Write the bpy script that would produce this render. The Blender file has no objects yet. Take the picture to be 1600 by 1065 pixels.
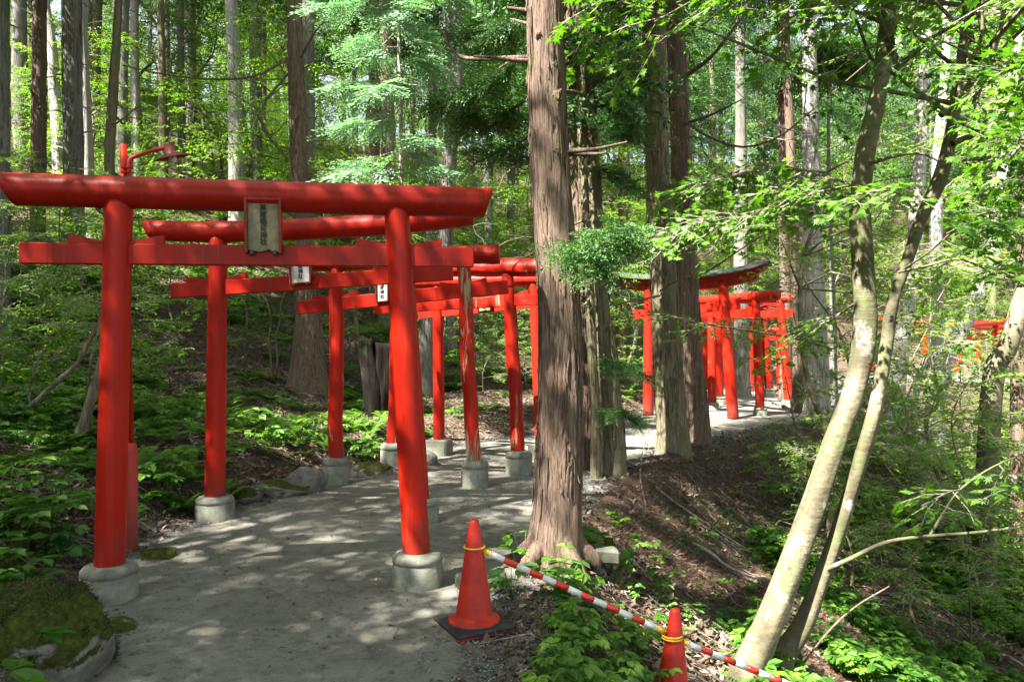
import bpy, math, random
import numpy as np
from math import radians, sin, cos, pi
R_ = math.radians
SC = bpy.context.scene
COL = SC.collection

# ------------------------------------------------------------------ camera, sky, sun, exposure
F = 1170.0                      # focal length in pixels of the 1600 px wide photograph
CH = 1.65                       # camera height
cam = bpy.data.cameras.new("camera"); camo = bpy.data.objects.new("camera", cam); COL.objects.link(camo)
cam.sensor_width = 36.0; cam.lens = 36.0 * F / 1600.0
cam.clip_start = 0.05; cam.clip_end = 1000
camo.location = (0, 0, CH); camo.rotation_euler = (R_(90), 0, 0)
SC.camera = camo

SUN_AZ, SUN_EL = 229.0, 55.0    # azimuth measured from +Y clockwise: behind and left of the camera
world = bpy.data.worlds.new("World"); SC.world = world; world.use_nodes = True
wn = world.node_tree
bg = wn.nodes["Background"]; bg.inputs[1].default_value = 0.065
sky = wn.nodes.new("ShaderNodeTexSky"); sky.sky_type = 'NISHITA'; sky.sun_disc = False
sky.sun_elevation = R_(SUN_EL); sky.sun_rotation = R_(SUN_AZ); sky.air_density = 1.0; sky.dust_density = 1.5
hs = wn.nodes.new('ShaderNodeHueSaturation'); hs.inputs['Saturation'].default_value = .5   # thin bright haze over the wood
wn.links.new(sky.outputs[0], hs.inputs['Color']); wn.links.new(hs.outputs[0], bg.inputs[0])
sl = bpy.data.lights.new("sun", 'SUN'); sl.energy = 5.0; sl.angle = R_(0.5); sl.color = (1.0, 0.955, 0.88)
so = bpy.data.objects.new("sun", sl); COL.objects.link(so)
sd = (sin(R_(SUN_AZ)) * cos(R_(SUN_EL)), cos(R_(SUN_AZ)) * cos(R_(SUN_EL)), sin(R_(SUN_EL)))  # towards the sun
from mathutils import Vector
so.rotation_euler = Vector(sd).to_track_quat('Z', 'Y').to_euler(); so.location = (-8, -12, 25)
SC.view_settings.view_transform = 'Standard'; SC.view_settings.look = 'None'
SC.view_settings.exposure = 3.0; SC.view_settings.gamma = 1.0
cy = SC.cycles
cy.max_bounces = 7; cy.diffuse_bounces = 4; cy.glossy_bounces = 2; cy.transmission_bounces = 4
cy.sample_clamp_indirect = 6.0; cy.use_denoising = True; cy.caustics_reflective = False; cy.caustics_refractive = False

# ------------------------------------------------------------------ helpers: noise, terrain
rng = np.random.default_rng(7)
def _hash(ix, iy, iz, seed):
    h = (ix.astype(np.int64) * 374761393 + iy.astype(np.int64) * 668265263 + iz.astype(np.int64) * 2147483647 + seed * 974711) & 0xffffffff
    h = ((h ^ (h >> 13)) * 1274126177) & 0xffffffff
    h = (h ^ (h >> 16)) & 0xffffffff
    return h / 4294967295.0
def vnoise(x, y, z=0.0, seed=0):
    x = np.asarray(x, float); y = np.asarray(y, float) + 0 * x; z = np.asarray(z, float) + 0 * x
    ix, iy, iz = np.floor(x), np.floor(y), np.floor(z); fx, fy, fz = x - ix, y - iy, z - iz
    fx, fy, fz = (t * t * (3 - 2 * t) for t in (fx, fy, fz))
    r = 0
    for dx in (0, 1):
        for dy in (0, 1):
            for dz in (0, 1):
                w = (fx if dx else 1 - fx) * (fy if dy else 1 - fy) * (fz if dz else 1 - fz)
                r = r + w * _hash(ix + dx, iy + dy, iz + dz, seed)
    return r * 2 - 1
def fbm(x, y, z=0.0, seed=0, o=4):
    r = 0; a = 1.0; s = 1.0
    for k in range(o):
        r = r + a * vnoise(np.asarray(x) * s, np.asarray(y) * s, np.asarray(z) * s, seed + k * 17); a *= .5; s *= 2.03
    return r

RE = np.array([(0.55,-30),(0.35,-3),(0.28,2),(0.16,3.4),(.24,4.6),(.66,6.5),(1.3,9.0),(2.75,11.6),(4.6,13.9),(7.2,16.2),(9.0,20),(11,25),(14.5,30),(19,32.2),(26,32.6),(90,28)], float)
LE = np.array([(-2.4,-30),(-2.5,-3),(-2.9,2),(-3.05,4.5),(-3.1,6),(-2.9,7.2),(-2.2,8.6),(-1.75,9.9),(-1.4,11.2),(-.5,12.6),(1.5,14.7),(3.6,18),(5.2,21.5),(7.9,27),(12,32.3),(17.5,35.3),(26,36),(90,33)], float)
def sdist(P, x, y):
    """signed distance to polyline, positive on its left side when walking forward"""
    best = np.full(x.shape, 1e9); sg = np.zeros(x.shape)
    for (a, b) in zip(P[:-1], P[1:]):
        d = b - a; L2 = d @ d
        t = np.clip(((x - a[0]) * d[0] + (y - a[1]) * d[1]) / L2, 0, 1)
        qx, qy = a[0] + t * d[0], a[1] + t * d[1]
        r = np.hypot(x - qx, y - qy); cr = d[0] * (y - a[1]) - d[1] * (x - a[0])
        m = r < best - 1e-9
        best = np.where(m, r, best); sg = np.where(m, np.sign(cr), sg)
    return best * sg
def sstep(a, b, v):
    t = np.clip((v - a) / (b - a), 0, 1); return t * t * (3 - 2 * t)
def softplus(v, k): return np.log1p(np.exp(np.clip(v / k, -40, 40))) * k
def H(x, y):
    x = np.atleast_1d(np.asarray(x, float)); y = np.atleast_1d(np.asarray(y, float))
    dl = sdist(LE, x, y); dr = -sdist(RE, x, y)
    # left/back hillside
    l = np.maximum(dl, 0)
    z = .26 * sstep(0, .75, l) + .17 * l + .30 * np.maximum(l - 5, 0) * sstep(4, 9, l) - .34 * np.maximum(l - 48, 0)
    z = np.where(dl > 0, z + sstep(0, 2, l) * (.22 * fbm(x * .35, y * .35, 0, 3, 4) + .05 * fbm(x * 1.8, y * 1.8, 0, 5, 3)) + sstep(6, 25, l) * 1.3 * fbm(x * .09, y * .09, 0, 8, 2), z)
    # right gully
    r = np.maximum(dr, 0)
    zr = -(.80 * np.minimum(r, 1.2) * sstep(-.3, .5, r) + .50 * np.clip(r - 1.2, 0, 5.2) + .05 * np.maximum(r - 6.4, 0))
    zr = zr + sstep(0, 1.5, r) * (.30 * fbm(x * .45, y * .45, 0, 11, 4) + .06 * fbm(x * 2.2, y * 2.2, 0, 12, 3))
    z = np.where(dr > 0, zr, z)
    inside = (dl <= 0) & (dr <= 0)
    und = .02 * fbm(x * .6, y * .6, 0, 21, 2)
    return z + und
def Hs(x, y): return float(H(x, y)[0])
def dLR(x, y):
    x = np.atleast_1d(np.asarray(x, float)); y = np.atleast_1d(np.asarray(y, float))
    return sdist(LE, x, y), -sdist(RE, x, y)
def hit(px, py, y0=2.0, y1=120.0):
    """first point of the terrain on the sight line through a photo pixel"""
    Y = np.concatenate([np.arange(y0, 30, .03), np.arange(30, y1, .1)])
    X = (px - 800) / F * Y; Z = CH - (py - 532.5) / F * Y
    h = H(X, Y); k = np.argmax(h >= Z) if (h >= Z).any() else len(Y) - 1
    return np.array([X[k], Y[k], h[k]])
def wp(px, py, Y): return np.array([(px - 800) / F * Y, Y, CH - (py - 532.5) / F * Y])

# ------------------------------------------------------------------ helpers: geometry
class G:
    def __init__(s): s.V = []; s.L = []; s.T = []; s.A = []; s.M = []; s.n = 0
    def add(s, V, P, tint=0.0, mi=0):
        V = np.asarray(V, float); P = np.asarray(P, np.int64)
        s.V.append(V); s.L.append((P + s.n).ravel()); s.T.append(np.full(len(P), P.shape[1])); s.M.append(np.full(len(P), mi))
        s.A.append(np.zeros(len(V)) + tint); s.n += len(V); return s
    def fin(s):
        if len(s.V) != 1 or len(s.T) != 1:
            s.V = [np.concatenate(s.V)]; s.L = [np.concatenate(s.L)]; s.T = [np.concatenate(s.T)]; s.A = [np.concatenate(s.A)]; s.M = [np.concatenate(s.M)]
        return s.V[0], s.L[0], s.T[0], s.A[0], s.M[0]
    def tile(s, g, M, T, dt=0.0):
        V, L, Tt, A, Mi = g.fin(); M = np.asarray(M); T = np.asarray(T); K = len(T)
        if K == 0: return s
        W = np.einsum('kij,nj->kni', M, V) + T[:, None, :]
        off = (np.arange(K) * len(V))[:, None] + s.n
        s.V.append(W.reshape(-1, 3)); s.L.append((L[None] + off).ravel()); s.T.append(np.tile(Tt, K)); s.M.append(np.tile(Mi, K))
        s.A.append((A[None] + (np.zeros(K) + dt)[:, None]).ravel()); s.n += K * len(V); return s
    def join(s, g, T=(0, 0, 0)): return s.tile(g, np.eye(3)[None], np.array([T], float))
    def mesh(s, name, mats, smooth=False):
        V, L, T, A, Mi = s.fin()
        me = bpy.data.meshes.new(name)
        me.vertices.add(len(V)); me.vertices.foreach_set("co", V.astype(np.float32).ravel())
        me.loops.add(len(L)); me.loops.foreach_set("vertex_index", L.astype(np.int32))
        me.polygons.add(len(T)); st = np.concatenate([[0], np.cumsum(T)[:-1]])
        me.polygons.foreach_set("loop_start", st.astype(np.int32)); me.polygons.foreach_set("loop_total", T.astype(np.int32))
        me.polygons.foreach_set("material_index", Mi.astype(np.int32))
        me.polygons.foreach_set("use_smooth", np.full(len(T), bool(smooth)))
        at = me.attributes.new("tint", 'FLOAT', 'POINT'); at.data.foreach_set("value", A.astype(np.float32))
        me.update(calc_edges=True); me.validate()
        for m in (mats if isinstance(mats, (list, tuple)) else [mats]): me.materials.append(m)
        return me
def link(name, me, parent=None, loc=(0, 0, 0)):
    o = bpy.data.objects.new(name, me); COL.objects.link(o); o.location = loc
    if parent is not None: o.parent = parent
    return o
def tag(o, label=None, cat=None, group=None, kind=None):
    if label: o["label"] = label
    if cat: o["category"] = cat
    if group: o["group"] = group
    if kind: o["kind"] = kind
    return o
def thing(name, label, cat, loc=(0, 0, 0), group=None):
    o = bpy.data.objects.new(name, None); COL.objects.link(o); o.location = tuple(loc); o.empty_display_size = .1
    return tag(o, label, cat, group)
def copy_tree(o, loc=None, rz=None, sc=None, label=None, group=None):
    r = o.copy(); COL.objects.link(r)
    for ch in o.children:
        c = ch.copy(); COL.objects.link(c); c.parent = r
        for g in ch.children:
            d = g.copy(); COL.objects.link(d); d.parent = c
    if loc is not None: r.location = tuple(loc)
    if rz is not None: r.rotation_euler = (0, 0, rz)
    if sc is not None: r.scale = (sc, sc, sc) if np.isscalar(sc) else tuple(sc)
    if label: r["label"] = label
    if group: r["group"] = group
    return r
def norm(v): v = np.asarray(v, float); return v / (np.linalg.norm(v) + 1e-12)
def catmull(P, n):
    P = np.asarray(P, float)
    if len(P) == 2: return P[0] + (P[1] - P[0]) * np.linspace(0, 1, n)[:, None]
    Q = np.vstack([2 * P[0] - P[1], P, 2 * P[-1] - P[-2]]); out = []
    t = np.linspace(0, len(P) - 1, n)
    for u in t:
        i = min(int(u), len(P) - 2); f = u - i; a, b, c, d = Q[i], Q[i + 1], Q[i + 2], Q[i + 3]
        out.append(.5 * ((2 * b) + (-a + c) * f + (2 * a - 5 * b + 4 * c - d) * f * f + (-a + 3 * b - 3 * c + d) * f ** 3))
    return np.array(out)
def tube(P, r, seg=8, cap=True, flute=None, tint=0.0, mi=0, g=None):
    P = np.asarray(P, float); n = len(P); r = np.zeros(n) + r
    T = np.gradient(P, axis=0); T /= np.linalg.norm(T, axis=1)[:, None] + 1e-12
    u = np.cross(T[0], [0, 1, 0]); u = u if np.linalg.norm(u) > .1 else np.cross(T[0], [1, 0, 0]); u = norm(u)
    th = np.arange(seg) * 2 * pi / seg; V = []
    for i in range(n):
        u = norm(u - T[i] * (u @ T[i])); v = np.cross(T[i], u)
        rr = r[i] * (np.ones(seg) if flute is None else flute(th, i / (n - 1), P[i]))
        V.append(P[i] + np.outer(rr * np.cos(th), u) + np.outer(rr * np.sin(th), v))
    V = np.concatenate(V)
    i, j = np.meshgrid(np.arange(n - 1), np.arange(seg), indexing='ij'); a = i * seg + j; b = i * seg + (j + 1) % seg
    Q = np.stack([a, b, b + seg, a + seg], -1).reshape(-1, 4)
    g = g or G(); base = g.n; g.add(V, Q, tint, mi)
    if cap:
        for k, ring in ((0, np.arange(seg)[::-1]), (n - 1, np.arange(seg))):
            g.L.append((ring + base + (k * seg))); g.T.append(np.array([seg])); g.M.append(np.array([mi])); g.V.append(np.zeros((0, 3))); g.A.append(np.zeros(0))
    return g
def lathe(prof, seg=32, mi=0, g=None, c=(0, 0, 0), wob=0.0, seed=0):
    prof = np.array(prof, float); th = np.arange(seg) * 2 * pi / seg; g = g or G(); V = []
    for k, (r, z) in enumerate(prof):
        w = 1 + wob * fbm(np.cos(th) * 2 + seed, np.sin(th) * 2, z * 6, seed, 3)
        V.append(np.stack([c[0] + r * w * np.cos(th), c[1] + r * w * np.sin(th), c[2] + z + 0 * th], 1))
    V = np.concatenate(V); n = len(prof)
    i, j = np.meshgrid(np.arange(n - 1), np.arange(seg), indexing='ij'); a = i * seg + j; b = i * seg + (j + 1) % seg
    return g.add(V, np.stack([a, b, b + seg, a + seg], -1).reshape(-1, 4), 0, mi)
def boxg(c, ax, ay, az, g=None, mi=0, tint=0, bev=0.0):
    """box from centre and three half-axis vectors, optional chamfer of its long edges"""
    c, ax, ay, az = (np.asarray(t, float) for t in (c, ax, ay, az)); g = g or G()
    if bev <= 0:
        S = [(-1, -1, -1), (1, -1, -1), (1, 1, -1), (-1, 1, -1), (-1, -1, 1), (1, -1, 1), (1, 1, 1), (-1, 1, 1)]
        V = [c + a * ax + b * ay + d * az for a, b, d in S]
        return g.add(V, [(0, 3, 2, 1), (4, 5, 6, 7), (0, 1, 5, 4), (1, 2, 6, 5), (2, 3, 7, 6), (3, 0, 4, 7)], tint, mi)
    ly, lz, lx = np.linalg.norm(ay), np.linalg.norm(az), np.linalg.norm(ax); by, bz, bx = bev / ly, bev / lz, bev / lx
    pr = [(1, 1 - bz), (1 - by, 1), (-1 + by, 1), (-1, 1 - bz), (-1, -1 + bz), (-1 + by, -1), (1 - by, -1), (1, -1 + bz)]
    rings = [(-1, .0), (-1 + bx, 1), (1 - bx, 1), (1, .0)]
    V = []
    for s, f in rings:
        for (p, q) in pr:
            if f == 0: p, q = p * (1 - by), q * (1 - bz)
            V.append(c + s * ax + p * ay + q * az)
    g0 = g.n; Q = [(k * 8 + j, (k + 1) * 8 + j, (k + 1) * 8 + (j + 1) % 8, k * 8 + (j + 1) % 8) for k in range(3) for j in range(8)]
    g.add(V, Q, tint, mi)
    for ring in (np.arange(8)[::-1][::-1] + g0, np.arange(8)[::-1] + 24 + g0):
        g.L.append(ring); g.T.append(np.array([8])); g.M.append(np.array([mi])); g.V.append(np.zeros((0, 3))); g.A.append(np.zeros(0))
    return g
def basis(d, up=None, roll=0.0):
    d = norm(d); up = np.array([0, 0, 1.]) if up is None else up
    y = np.cross(up, d); y = norm(y) if np.linalg.norm(y) > .05 else norm(np.cross([0, 1, 0], d)); z = np.cross(d, y)
    c, s = cos(roll), sin(roll); y, z = c * y + s * z, -s * y + c * z
    return np.stack([d, y, z], 1)
def quadsoup(P, D, N, L, W, g=None, tint=0, mi=0, bend=0.0):
    """many little rhombic blades: base P, direction D, side N, length L, width W"""
    P, D, N = np.asarray(P), np.asarray(D), np.asarray(N); K = len(P); L = (np.zeros(K) + L)[:, None]; W = (np.zeros(K) + W)[:, None]
    V = np.stack([P, P + D * L * .45 + N * W * .5, P + D * L + np.array([0, 0, -1.]) * bend * L, P + D * L * .45 - N * W * .5], 1).reshape(-1, 3)
    g = g or G(); return g.add(V, np.arange(4 * K).reshape(K, 4), np.repeat(np.zeros(K) + tint, 4), mi)
def icorock(seed, sub=3, rough=.25, sq=(1, 1, 1), freq=1.3, facet=0.0):
    import bmesh
    bm = bmesh.new(); bmesh.ops.create_icosphere(bm, subdivisions=sub, radius=1.0)
    V = np.array([v.co[:] for v in bm.verts]); Fc = np.array([[v.index for v in f.verts] for f in bm.faces]); bm.free()
    r = 1 + rough * fbm(V[:, 0] * freq + seed, V[:, 1] * freq, V[:, 2] * freq, seed, 4)
    V = V * r[:, None]
    rs = np.random.default_rng(seed)
    for _ in range(7 if facet else 0):
        n = norm(rs.normal(size=3)); d = V @ n; lim = rs.uniform(.62, .9); V = V - np.outer(np.maximum(d - lim, 0) * facet, n)
    V = V * np.array(sq)
    return G().add(V, Fc)

# ------------------------------------------------------------------ materials
class NT:
    def __init__(s, m): s.t = m.node_tree; s.n = s.t.nodes
    def new(s, typ, **kw):
        nd = s.n.new("ShaderNode" + typ)
        for k, v in kw.items():
            if k[0] == 'i' and k[1:].isdigit(): s.set(nd.inputs[int(k[1:])], v)
            elif k in nd.inputs.keys() if isinstance(k, str) else False: s.set(nd.inputs[k], v)
            else: setattr(nd, k, v)
        return nd
    def set(s, inp, v):
        if isinstance(v, bpy.types.NodeSocket): s.t.links.new(v, inp)
        elif isinstance(v, bpy.types.Node): s.t.links.new(v.outputs[0], inp)
        else:
            if hasattr(inp.default_value, '__len__') and not hasattr(v, '__len__'): v = (v,) * len(inp.default_value)
            if hasattr(v, '__len__') and len(v) == 3 and len(inp.default_value) == 4: v = (*v, 1)
            inp.default_value = v
    def coord(s, out='Object', scale=(1, 1, 1)):
        tc = s.n.new("ShaderNodeTexCoord"); mp = s.n.new("ShaderNodeMapping"); s.t.links.new(tc.outputs[out], mp.inputs[0]); mp.inputs['Scale'].default_value = scale
        return mp.outputs[0]
    def noise(s, co, scale, detail=4, rough=.55, dist=0):
        nd = s.new("TexNoise"); s.set(nd.inputs['Vector'], co); nd.inputs['Scale'].default_value = scale; nd.inputs['Detail'].default_value = detail
        nd.inputs['Roughness'].default_value = rough; nd.inputs['Distortion'].default_value = dist; return nd.outputs[0]
    def ramp(s, fac, stops, interp='LINEAR'):
        nd = s.new("ValToRGB"); s.set(nd.inputs[0], fac); cr = nd.color_ramp; cr.interpolation = interp
        while len(cr.elements) < len(stops): cr.elements.new(.5)
        for e, (p, c) in zip(cr.elements, stops): e.position = p; e.color = (*c, 1) if hasattr(c, '__len__') else (c, c, c, 1)
        return nd.outputs[0]
    def mix(s, fac, a, b, mode='MIX'):
        nd = s.new("MixRGB"); nd.blend_type = mode; s.set(nd.inputs[0], fac); s.set(nd.inputs[1], a); s.set(nd.inputs[2], b); return nd.outputs[0]
    def math(s, op, a, b=0.0, clamp=False):
        nd = s.new("Math"); nd.operation = op; nd.use_clamp = clamp; s.set(nd.inputs[0], a); s.set(nd.inputs[1], b); return nd.outputs[0]
    def bump(s, h, strength=.5, dist=.02, nrm=None):
        nd = s.new("Bump"); s.set(nd.inputs['Height'], h); nd.inputs['Strength'].default_value = strength; nd.inputs['Distance'].default_value = dist
        if nrm is not None: s.set(nd.inputs['Normal'], nrm)
        return nd.outputs[0]
    def attr(s, name='tint'): nd = s.new("Attribute"); nd.attribute_name = name; return nd.outputs['Fac']
    def out(s, sh): s.t.links.new(sh, s.n["Material Output"].inputs[0])
def mat(name):
    m = bpy.data.materials.new(name); m.use_nodes = True; n = NT(m); return m, n, n.n["Principled BSDF"]
def leafmat(name, c0, c1, trans=.4, tc=None, rough=.5, spec=.35, var=1.0):
    m, n, p = mat(name)
    t = n.attr(); oi = n.new("ObjectInfo"); t = n.math('ADD', t, n.math('MULTIPLY', n.math('SUBTRACT', oi.outputs['Random'], .5), .35))
    c = n.ramp(t, [(0, c0), (1, c1)])
    p.inputs['Roughness'].default_value = rough; p.inputs['Specular IOR Level'].default_value = spec
    n.set(p.inputs['Base Color'], c)
    tr = n.new("BsdfTranslucent"); n.set(tr.inputs[0], n.mix(1.0, c, tc or (1.5, 1.7, .55), 'MULTIPLY'))
    mx = n.new("MixShader"); mx.inputs[0].default_value = trans; n.t.links.new(p.outputs[0], mx.inputs[1]); n.t.links.new(tr.outputs[0], mx.inputs[2])
    n.out(mx.outputs[0]); return m
M = {}
M['maple'] = leafmat("maple_leaf", (.03, .10, .010), (.115, .24, .024), .45)
M['broad'] = leafmat("broad_leaf", (.045, .125, .014), (.19, .31, .028), .5)
M['herb'] = leafmat("herb_leaf", (.035, .11, .016), (.13, .25, .032), .38)
M['fern'] = leafmat("fern_leaf", (.04, .12, .012), (.13, .25, .03), .4)
M['cedar'] = leafmat("cedar_needles", (.02, .065, .018), (.08, .17, .04), .2, (1.3, 1.5, .6), .55, .3)
M['silver'] = leafmat("cypress_scales", (.09, .20, .10), (.26, .40, .24), .25, (1.1, 1.3, .8), .6)
M['litter'] = leafmat("dry_leaf", (.08, .052, .035), (.46, .365, .27), .1, (1.2, 1, .8), .7)
M['needle'] = leafmat("dry_needle", (.06, .033, .02), (.25, .16, .10), .1, (1.2, 1, .8), .7)

def bark(name, dark, mid, light, sc=1.0, moss=0.0, mossc=(.06, .09, .02), bs=1.0, patch=None):
    m, n, p = mat(name)
    co = n.coord('Object', (80 * sc, 80 * sc, 6.5 * sc)); fib = n.noise(co, 1.0, 5, .72, 1.2)
    co2 = n.coord('Object', (26 * sc, 26 * sc, 2.4 * sc)); plate = n.noise(co2, 1.0, 5, .7, 1.4)
    co3 = n.coord('Object', (1.6, 1.6, .8)); big = n.noise(co3, 1.0, 3)
    h = n.math('ADD', n.math('MULTIPLY', fib, .5), n.math('MULTIPLY', plate, .6))
    c = n.ramp(h, [(.43, dark), (.53, mid), (.68, light)])
    c = n.mix(n.ramp(big, [(.4, 0.0), (.7, .4)]), c, n.mix(.5, c, light), 'MIX')
    if moss > 0:
        mk = n.ramp(n.noise(n.coord('Object', (3, 3, 1.6)), 1.0, 5, .65), [(.62 - moss * .25, 0.0), (.78 - moss * .25, .85)])
        c = n.mix(mk, c, mossc)
    n.set(p.inputs['Base Color'], c); p.inputs['Roughness'].default_value = .9; p.inputs['Specular IOR Level'].default_value = .15
    n.set(p.inputs['Normal'], n.bump(h, bs, .025)); return m
M['bark_red'] = bark("cedar_bark_reddish", (.028, .018, .012), (.115, .078, .056), (.23, .17, .13), 1.0, .15)
M['bark_grey'] = bark("cedar_bark_grey", (.035, .032, .026), (.135, .122, .105), (.26, .245, .22), 1.0, .1)
M['bark_pale'] = bark("bleached_bark", (.09, .08, .065), (.28, .255, .225), (.46, .44, .40), 1.0)
M['bark_green'] = bark("cedar_bark_olive", (.032, .026, .015), (.13, .11, .066), (.24, .21, .145), 1.0, .45, (.12, .13, .05))
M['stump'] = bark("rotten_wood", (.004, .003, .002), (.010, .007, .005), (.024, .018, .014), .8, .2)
M['twig'] = bark("twig_bark", (.09, .07, .055), (.2, .165, .13), (.36, .31, .26), 1.0, 0, bs=.3)
def smoothbark():
    m, n, p = mat("maple_bark")
    big = n.noise(n.coord('Object', (2.2, 2.2, 1.3)), 1.0, 5, .6, .3); fine = n.noise(n.coord('Object', (22, 22, 30)), 1.0, 4, .6)
    band = n.noise(n.coord('Object', (4, 4, 26)), 1.0, 3, .6)
    c = n.ramp(big, [(.36, (.06, .052, .03)), (.5, (.135, .117, .072)), (.66, (.235, .212, .15))])
    c = n.mix(n.ramp(fine, [(.50, 0.0), (.66, .7)]), c, (.07, .06, .038))
    c = n.mix(n.ramp(n.noise(n.coord('Object', (6, 6, 3)), 1.0, 4), [(.50, 0.0), (.66, .8)]), c, (.10, .12, .045))
    c = n.mix(n.ramp(n.noise(n.coord('Object', (5, 5, 4)), 1.0, 6, .75), [(.56, 0.0), (.62, .65)]), c, (.32, .31, .26))
    c = n.mix(n.ramp(n.noise(n.coord('Object', (7, 7, 11)), 1.3, 6, .8), [(.58, 0.0), (.64, .7)]), c, (.055, .045, .03))
    n.set(p.inputs['Base Color'], c); p.inputs['Roughness'].default_value = .8; p.inputs['Specular IOR Level'].default_value = .2
    n.set(p.inputs['Normal'], n.bump(n.math('ADD', fine, band), .45, .012)); return m
M['maple_bark'] = smoothbark()

def red(name, wear=0.0, rough=.38, logy=False, col=(.38, .012, .004)):
    m, n, p = mat(name)
    a = n.noise(n.coord('Object', (3, 3, 1)), 1.0, 4, .6); st = n.noise(n.coord('Object', (34, 34, 1.2)), 1.0, 5, .6)
    c = n.ramp(a, [(.3, tuple(k * .72 for k in col)), (.62, col), (.8, (col[0] * 1.12, col[1] * 1.9, col[2] * 1.6))])
    c = n.mix(n.ramp(st, [(.58, 0.0), (.8, .4)]), c, (.50, .075, .025)); ck = n.noise(n.coord('Object', (48, 48, .7)), 1.0, 5, .7, .4); c = n.mix(n.ramp(ck, [(.34, .75), (.40, 0.0)]), c, (.07, .008, .004))
    dirt = n.ramp(n.noise(n.coord('Object', (9, 9, 5)), 1.0, 6, .7), [(.60, 0.0), (.78, .55)]); c = n.mix(dirt, c, (.14, .03, .02))
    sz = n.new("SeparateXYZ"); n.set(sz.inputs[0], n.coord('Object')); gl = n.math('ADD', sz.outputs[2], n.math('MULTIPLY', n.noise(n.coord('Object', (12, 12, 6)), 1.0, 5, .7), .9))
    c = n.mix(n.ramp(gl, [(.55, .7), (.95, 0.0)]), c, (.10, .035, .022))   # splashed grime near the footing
    if wear > 0:
        w = n.ramp(n.math('ADD', n.math('MULTIPLY', n.noise(n.coord('Object', (13, 13, 1.5)), 1.0, 6, .68, .6), .75), n.math('MULTIPLY', n.noise(n.coord('Object', (2, 2, 1.1)), 1.0, 3), .35)),
                   [(.66 - wear * .12, 0.0), (.68 - wear * .12, 1.0)])
        wood = n.ramp(st, [(.35, (.16, .12, .07)), (.65, (.42, .33, .2))]); c = n.mix(w, c, wood)
        n.set(p.inputs['Roughness'], n.math('ADD', n.math('MULTIPLY', w, .4), rough))
    else: n.set(p.inputs['Roughness'], n.ramp(a, [(.3, rough - .05), (.7, rough + .12)]))
    n.set(p.inputs['Base Color'], c); p.inputs['Specular IOR Level'].default_value = .18
    n.set(p.inputs['Normal'], n.bump(st if logy else n.math('MULTIPLY', st, .4), .35 if logy else .12, .008)); return m
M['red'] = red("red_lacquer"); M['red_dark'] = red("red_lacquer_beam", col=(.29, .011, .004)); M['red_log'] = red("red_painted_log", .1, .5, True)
M['red_worn'] = red("peeling_red_paint", .8, .5, True); M['red_mid'] = red("red_paint_mid", .0, .45, True)
M['red_faded'] = red("faded_red_pipe", .0, .5, False, (.42, .05, .04))
def concrete():
    m, n, p = mat("footing_concrete")
    a = n.noise(n.coord('Object', (6, 6, 6)), 1.0, 6, .65); f = n.noise(n.coord('Object', (90, 90, 90)), 1.0, 3, .6)
    c = n.ramp(a, [(.3, (.10, .105, .08)), (.55, (.20, .20, .165)), (.8, (.31, .30, .26))])
    c = n.mix(n.ramp(f, [(.5, 0.0), (.72, .45)]), c, (.12, .12, .10))
    sx = n.new("SeparateXYZ"); n.set(sx.inputs[0], n.coord('Object'))
    moss = n.math('MULTIPLY', n.ramp(n.noise(n.coord('Object', (11, 11, 7)), 1.0, 5, .7), [(.52, 0.0), (.66, 1.0)]), .55); c = n.mix(moss, c, (.13, .15, .07))
    n.set(p.inputs['Base Color'], c); p.inputs['Roughness'].default_value = .93; p.inputs['Specular IOR Level'].default_value = .15
    n.set(p.inputs['Normal'], n.bump(n.math('ADD', a, n.math('MULTIPLY', f, .5)), .6, .012)); return m
M['concrete'] = concrete()
def rockm(name, moss):
    m, n, p = mat(name)
    a = n.noise(n.coord('Object', (3.5, 3.5, 3.5)), 1.0, 7, .68, .3); f = n.noise(n.coord('Object', (45, 45, 45)), 1.0, 4, .6)
    c = n.ramp(a, [(.3, (.06, .055, .045)), (.5, (.15, .14, .12)), (.72, (.29, .275, .24))])
    c = n.mix(n.ramp(f, [(.5, 0.0), (.75, .5)]), c, (.08, .075, .06))
    if moss:
        geo = n.new("NewGeometry"); sx = n.new("SeparateXYZ"); n.set(sx.inputs[0], geo.outputs['Normal'])
        mk = n.math('ADD', n.math('MULTIPLY', sx.outputs[2], .30), n.noise(n.coord('Object', (3.2, 3.2, 3.2)), 1.0, 6, .7))
        mk = n.ramp(mk, [(.74 - moss * .2, 0.0), (.80 - moss * .2, 1.0)])
        mc = n.ramp(n.noise(n.coord('Object', (28, 28, 28)), 1.0, 5, .7), [(.3, (.010, .015, .003)), (.5, (.038, .046, .007)), (.75, (.10, .09, .018))])
        c = n.mix(mk, c, mc)
    n.set(p.inputs['Base Color'], c); p.inputs['Roughness'].default_value = .92; p.inputs['Specular IOR Level'].default_value = .15
    n.set(p.inputs['Normal'], n.bump(n.math('ADD', a, n.math('MULTIPLY', f, .35)), .8, .03)); return m
M['rock'] = rockm("grey_stone", 0.35); M['rock_moss'] = rockm("mossy_boulder", 1.0); M['rock_pale'] = rockm("pale_stone", .0)
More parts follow.
